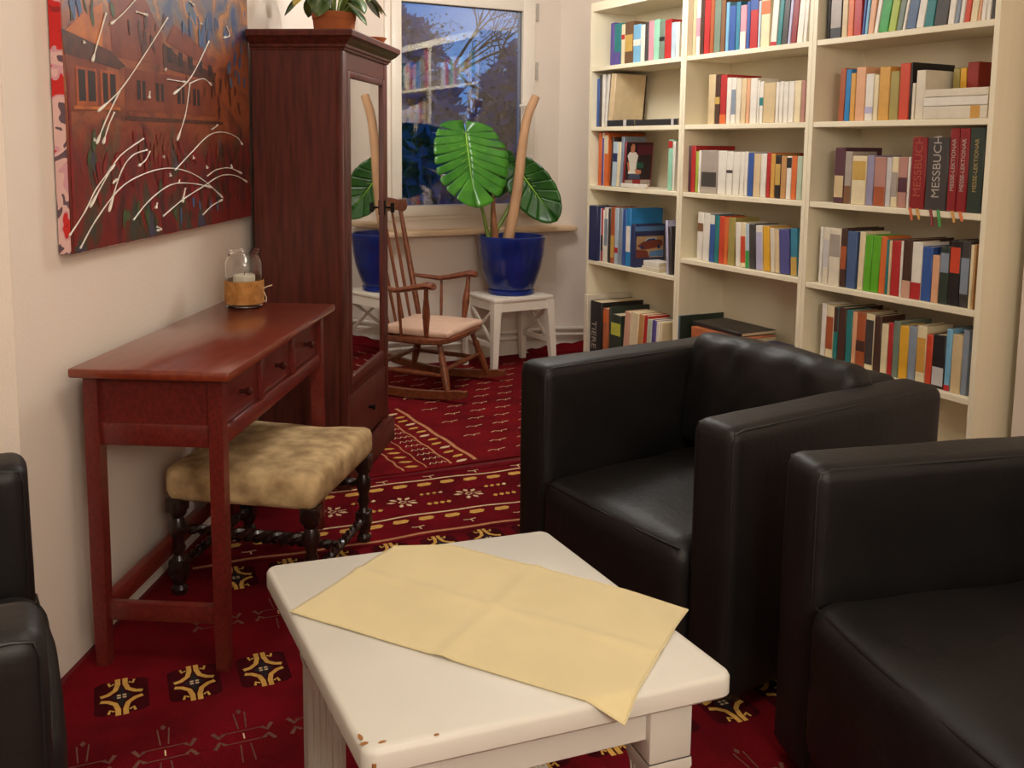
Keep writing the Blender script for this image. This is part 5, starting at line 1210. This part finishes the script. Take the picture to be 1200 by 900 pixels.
def monstera(name, org, xa, ya, L, Wd, m, lobes=7, bend=0.10, slit=0.42, seed=1, start=0.45):
    """leaf: org = top of the midrib, ya = towards the tip, xa = across"""
    rnd = random.Random(seed)
    org = Vector(org)-PO; ya = Vector(ya).normalized(); xa = (Vector(xa)-ya*Vector(xa).dot(ya)).normalized(); na = xa.cross(ya)
    def hw(t):                                                       # half width along the midrib, heart shaped
        if t < 0: return Wd*0.5*0.80*max(0.0, 1-(t/-0.17)**2)**0.5
        return Wd*0.5*(0.80+0.20*sin(min(1, t/0.30)*pi/2))*(1-max(0, (t-0.34)/0.66)**2.3)**0.62
    def P(x, y):
        return org + xa*x + ya*y*L + na*(-bend*(abs(x)/Wd)**1.6*Wd*2 - bend*1.2*L*max(0, y-.3)**2 + 0.03*L*sin(y*9+abs(x)/Wd*5)*abs(x)/Wd*1.2)
    mb = MB()
    N = 6
    for sd in (-1, 1):
        cuts = [0.0 if rnd.random() < 0.3 else 0.08+0.22*rnd.random() for _ in range(lobes)]
        for k in range(lobes):
            # a lobe spans [a, b] at the rim and leaves the midrib higher up
            a = -0.17 + 1.17*(k/lobes); b = -0.17 + 1.17*((k+1)/lobes)
            ra, rb = max(0.0, a*0.68-0.05), max(0.0, b*0.68-0.05)
            gap = slit*(b-a)*cuts[k-1]*0.5 if 0 < k else 0
            gap2 = slit*(b-a)*cuts[k]*0.5 if k < lobes-1 else 0
            vs = []; rows = 7; cols = 5
            for i in range(rows+1):
                s = i/rows
                cut = max(0, (s-start)/(1-start))**0.5
                for j in range(cols+1):
                    q = j/cols
                    t0 = a + gap*cut; t1 = b - gap2*cut
                    rim = t0+(t1-t0)*q; root = ra+(rb-ra)*q
                    y = root + (rim-root)*(s**0.85); x = sd*hw(rim)*s
                    if k == 0 and s > 0: x = x if abs(x) > 0.012 else sd*0.012*s
                    vs.append(P(x*(1-0.03*(2*q-1)**2*cut), y))
            w = cols+1
            fs = [(i*w+j, i*w+j+1, (i+1)*w+j+1, (i+1)*w+j) for i in range(rows) for j in range(cols)]
            mb.add(vs, fs if sd > 0 else [f[::-1] for f in fs], 0, True)
    lf = mb.build(name, m, mo, fix=False)
    so = lf.modifiers.new('thickness', 'SOLIDIFY'); so.thickness = 0.0016; so.offset = -1
    mb = MB(); mb.tube([P(0, y)+na*0.002 for y in [i/10 for i in range(11)]], [.006-.0005*i for i in range(11)], 6)
    for k in range(lobes-1):
        for sd in (-1, 1):
            b = -0.17+1.17*((k+.5)/lobes); r_ = max(0, b*.68-.05)
            mb.tube([P(sd*hw(b)*s*.9, r_+(b-r_)*s**.85)+na*.0015 for s in (0, .3, .6, .95)], [.0018, .0013, .001, .0007], 5)
    mb.build('midrib', VEIN, lf); return lf
monstera('leaf', (2.266, 4.75, 1.325), (1, 0.12, 0.02), (-0.01, -0.30, -1), 0.42, 0.47, LEAF, 9, 0.10, 1.2, 12, 0.52)
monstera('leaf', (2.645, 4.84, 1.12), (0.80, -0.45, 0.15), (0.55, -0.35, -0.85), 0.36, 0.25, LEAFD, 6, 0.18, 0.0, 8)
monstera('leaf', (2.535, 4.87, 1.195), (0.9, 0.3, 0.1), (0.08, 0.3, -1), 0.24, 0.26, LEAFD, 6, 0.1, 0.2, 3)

# ================================================================== rocking chair
rc = thing('rocking_chair', 'brown wooden spindle back rocking chair beside the wardrobe', 'chair', (1.950, 4.585, 0.0065), math.atan2(-0.763, 0.647))
# local x forward, y towards the window side
mb = MB()
outl = [(0.245, -0.20), (0.255, -0.1), (0.258, 0), (0.255, 0.1), (0.245, 0.20), (0.20, 0.245), (0.05, 0.24), (-0.10, 0.225), (-0.155, 0.20), (-0.165, 0.0), (-0.155, -0.20), (-0.10, -0.225), (0.05, -0.24), (0.20, -0.245)]
rings = []
for k, z in ((0.965, 0.272), (1.0, 0.280), (1.0, 0.297), (0.97, 0.304)): rings.append([(x*k, y*k, z+0.012*max(0, x-0.15)/0.1) for x, y in outl])
n_ = len(outl); vs = [v for r in rings for v in r]
mb.add(vs, [(i*n_+k, i*n_+(k+1) % n_, (i+1)*n_+(k+1) % n_, (i+1)*n_+k) for i in range(3) for k in range(n_)] + [tuple(range(n_))[::-1], tuple(3*n_+k for k in range(n_))], 0, True); mb.build('seat', AMBER, rc)
lt = [(0, .013), (.12, .016), (.3, .020), (.45, .021), (.62, .016), (.72, .019), (.78, .013), (.9, .014), (1, .013)]
for s in (-1, 1):
    mb = MB(); mb.spool((0.255, s*0.245, 0.045), (0.185, s*0.195, 0.275), lt, 10); mb.build('leg', AMBER, rc)
    mb = MB(); mb.spool((-0.185, s*0.245, 0.048), (-0.115, s*0.19, 0.275), lt, 10); mb.build('leg', AMBER, rc)
    mb = MB(); vs = []; m_ = 17
    for i in range(m_):
        x = -0.36+0.72*i/(m_-1); zc = 0.026+0.38*(x-0.02)**2*(1.0 if x < 0 else 0.55)
        h = 0.020 if 0 < i < m_-1 else 0.012
        vs += [(x, s*0.25-.014, zc-h), (x, s*0.25+.014, zc-h), (x, s*0.25+.014, zc+h), (x, s*0.25-.014, zc+h)]
    mb.add(vs, [(i*4+j, i*4+(j+1) % 4, (i+1)*4+(j+1) % 4, (i+1)*4+j) for i in range(m_-1) for j in range(4)] + [(3, 2, 1, 0), tuple((m_-1)*4+j for j in range(4))], 0, False); mb.build('rocker', AMBER, rc)
    mb = MB(); mb.spool((0.235, s*0.231, 0.125), (-0.165, s*0.231, 0.135), [(0, .009), (.3, .012), (.5, .014), (.7, .012), (1, .009)], 8); mb.build('stretcher', AMBER, rc)
    # back post, arm, arm support, arm spindle
    mb = MB(); mb.spool((-0.12, s*0.195, 0.295), (-0.262, s*0.235, 0.905), [(0, .012), (.15, .015), (.45, .017), (.8, .014), (1, .011)], 10); mb.build('back_post', AMBER, rc)
    mb = MB(); P = [(-0.178, s*0.218, 0.555), (-0.12, s*0.235, 0.548), (-0.03, s*0.25, 0.540), (0.03, s*0.254, 0.550), (0.10, s*0.258, 0.566), (0.15, s*0.258, 0.576), (0.178, s*0.258, 0.572), (0.19, s*0.258, 0.562)]
    mb.tube(P, [.015, .018, .021, .024, .027, .030, .028, .016], 10, flat=0.62); mb.build('armrest', AMBER, rc)
    mb = MB(); mb.spool((0.125, s*0.222, 0.30), (0.14, s*0.256, 0.562), [(0, .010), (.2, .014), (.45, .020), (.6, .018), (.8, .012), (1, .011)], 10); mb.build('arm_support', AMBER, rc)
    mb = MB(); mb.spool((-0.01, s*0.228, 0.30), (-0.02, s*0.252, 0.540), [(0, .007), (.5, .009), (1, .007)], 8); mb.build('spindle', AMBER, rc)
for x in (0.22, -0.15):
    mb = MB(); mb.spool((x, -0.223, 0.15), (x, 0.223, 0.15), [(0, .009), (.3, .012), (.5, .015), (.7, .012), (1, .009)], 8); mb.build('stretcher', AMBER, rc)
for y in (-0.125, -0.042, 0.042, 0.125):
    mb = MB(); mb.spool((-0.135, y*0.95, 0.298), (-0.262, y*1.12, 0.905), [(0, .007), (.4, .0095), (.7, .0085), (1, .006)], 8); mb.build('spindle', AMBER, rc)
mb = MB(); prof = [(-0.285, .905), (-0.30, .93), (-0.285, .958), (-0.25, .965), (-0.20, .962), (-0.15, .972), (-0.05, .985), (0.05, .985), (0.15, .972), (0.20, .962), (0.25, .965), (0.285, .958), (0.30, .93), (0.285, .905), (0.25, .893), (0.22, .905), (0.16, .908), (0.0, .905), (-0.16, .908), (-0.22, .905), (-0.25, .893)]
Mc = Matrix(((0, 0, 1, -0.262), (1, 0, 0, 0), (0.0, 1, 0, 0), (0, 0, 0, 1)))
mb.prism(prof, -0.013, 0.013, M=Mc); cr_ = mb.build('crest_rail', AMBER, rc); bv = cr_.modifiers.new('soft_edges', 'BEVEL'); bv.width = 0.004; bv.segments = 2
def cufn(p, u):
    p.z += 0.006*nz(p.x, p.y, 1, 9) + 0.012*max(0, 1-u[0]**2)*max(0, 1-u[1]**2)*(1 if u[2] > 0 else 0); return p
mb = MB(); mb.soft((0.40, 0.43, 0.032), 0.014, (12, 12, 3), cufn)
cu_ = mb.build('seat_cushion', PINK, None, (0, 0, 0)); cu_.location = (1.950+0.045*0.647, 4.585-0.045*0.763, 0.0065+0.326); cu_.rotation_euler = (0, 0, math.atan2(-0.763, 0.647))
tag(cu_, 'thin pale pink cushion on the seat of the rocking chair', 'cushion')

# ================================================================== garden seen through the window
GR = mat('dusk_lawn', (30, 44, 38), 0.95, var=0.3, scale=3)
mb = MB(); mb.b2(-14, 26, 5.45, 34, -0.35, -0.25); struct(mb, 'ground', GR)
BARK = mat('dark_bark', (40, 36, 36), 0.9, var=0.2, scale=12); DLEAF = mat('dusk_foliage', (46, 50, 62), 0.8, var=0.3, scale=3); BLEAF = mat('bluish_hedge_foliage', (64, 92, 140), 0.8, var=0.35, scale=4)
def leaves(mb, c, rad, n, rnd, sz=(0.05, 0.12)):
    for _ in range(n):
        while True:
            p = Vector((rnd.uniform(-1, 1), rnd.uniform(-1, 1), rnd.uniform(-1, 1)))
            if p.length < 1: break
        q = Vector((c[0]+p.x*rad[0], c[1]+p.y*rad[1], c[2]+p.z*rad[2])); a = Vector((rnd.gauss(0, 1), rnd.gauss(0, 1), rnd.gauss(0, 1))).normalized(); b = a.orthogonal().normalized(); s = rnd.uniform(*sz)
        mb.add([q-a*s, q+b*s*.5, q+a*s, q-b*s*.5], [(0, 1, 2, 3)])
def tree(name, label, x, y, h, seed, crown=0, spread=0.5):
    rnd = random.Random(seed); t = thing(name, label, 'tree', (x, y, -0.25), 0, None)
    mb = MB(); tips = []
    def br(p, d, l, r, k):
        q = p+d*l*0.5+Vector((rnd.gauss(0, .04), rnd.gauss(0, .04), 0))*l; e = p+d*l
        mb.tube([p, q, e], [r, r*.8, r*.6], 6)
        if k == 0: tips.append(e); return
        for _ in range(3 if k > 2 else 2):
            nd = (d+Vector((rnd.gauss(0, spread), rnd.gauss(0, spread), rnd.gauss(0.1, spread*.5)))).normalized(); br(e if rnd.random() < .7 else q, nd, l*rnd.uniform(.55, .8), r*.6, k-1)
    br(Vector((0, 0, 0)), Vector((0.05, 0, 1)), h*0.34, 0.07*h/4, 5); mb.build('trunk', BARK, t, fix=False)
    if crown:
        mb = MB()
        for e in tips[::2]: leaves(mb, e, (0.4, 0.4, 0.35), crown, rnd, (0.02, 0.05))
        tag(mb.build('foliage', DLEAF, t, fix=False), kind='stuff')
    return t
tree('bare_tree', 'bare dark tree outside, at the left of the window', 5.30, 13.2, 5.0, 4, 0, 0.42)
tree('garden_tree', 'dim leafy tree outside the window, against the blue sky', 7.6, 15.5, 5.6, 9, 60, 0.5)
for k, (x, y, r_, h, lb) in enumerate(((3.45, 9.4, 1.08, 2.95, 'dark bluish bush outside at the left of the window'), (5.62, 9.6, 1.08, 2.75, 'dark bluish bush outside behind the monstera leaf'))):
    rnd = random.Random(40+k); t = thing('garden_bush', lb, 'bush', (x, y, -0.25), 0, 'bushes outside the window')
    mb = MB()
    for q in range(5): mb.tube([(0, 0, 0), (rnd.uniform(-.2, .2), rnd.uniform(-.2, .2), h*.5), (rnd.uniform(-.4, .4), rnd.uniform(-.4, .4), h*.8)], [.03, .02, .01], 5)
    mb.build('stems', BARK, t, fix=False)
    mb = MB(); leaves(mb, (0, 0, h*.52), (r_*.9, r_*.7, h*.5), 7000, rnd, (0.06, 0.13)); tag(mb.build('foliage', BLEAF, t, fix=False), kind='stuff')
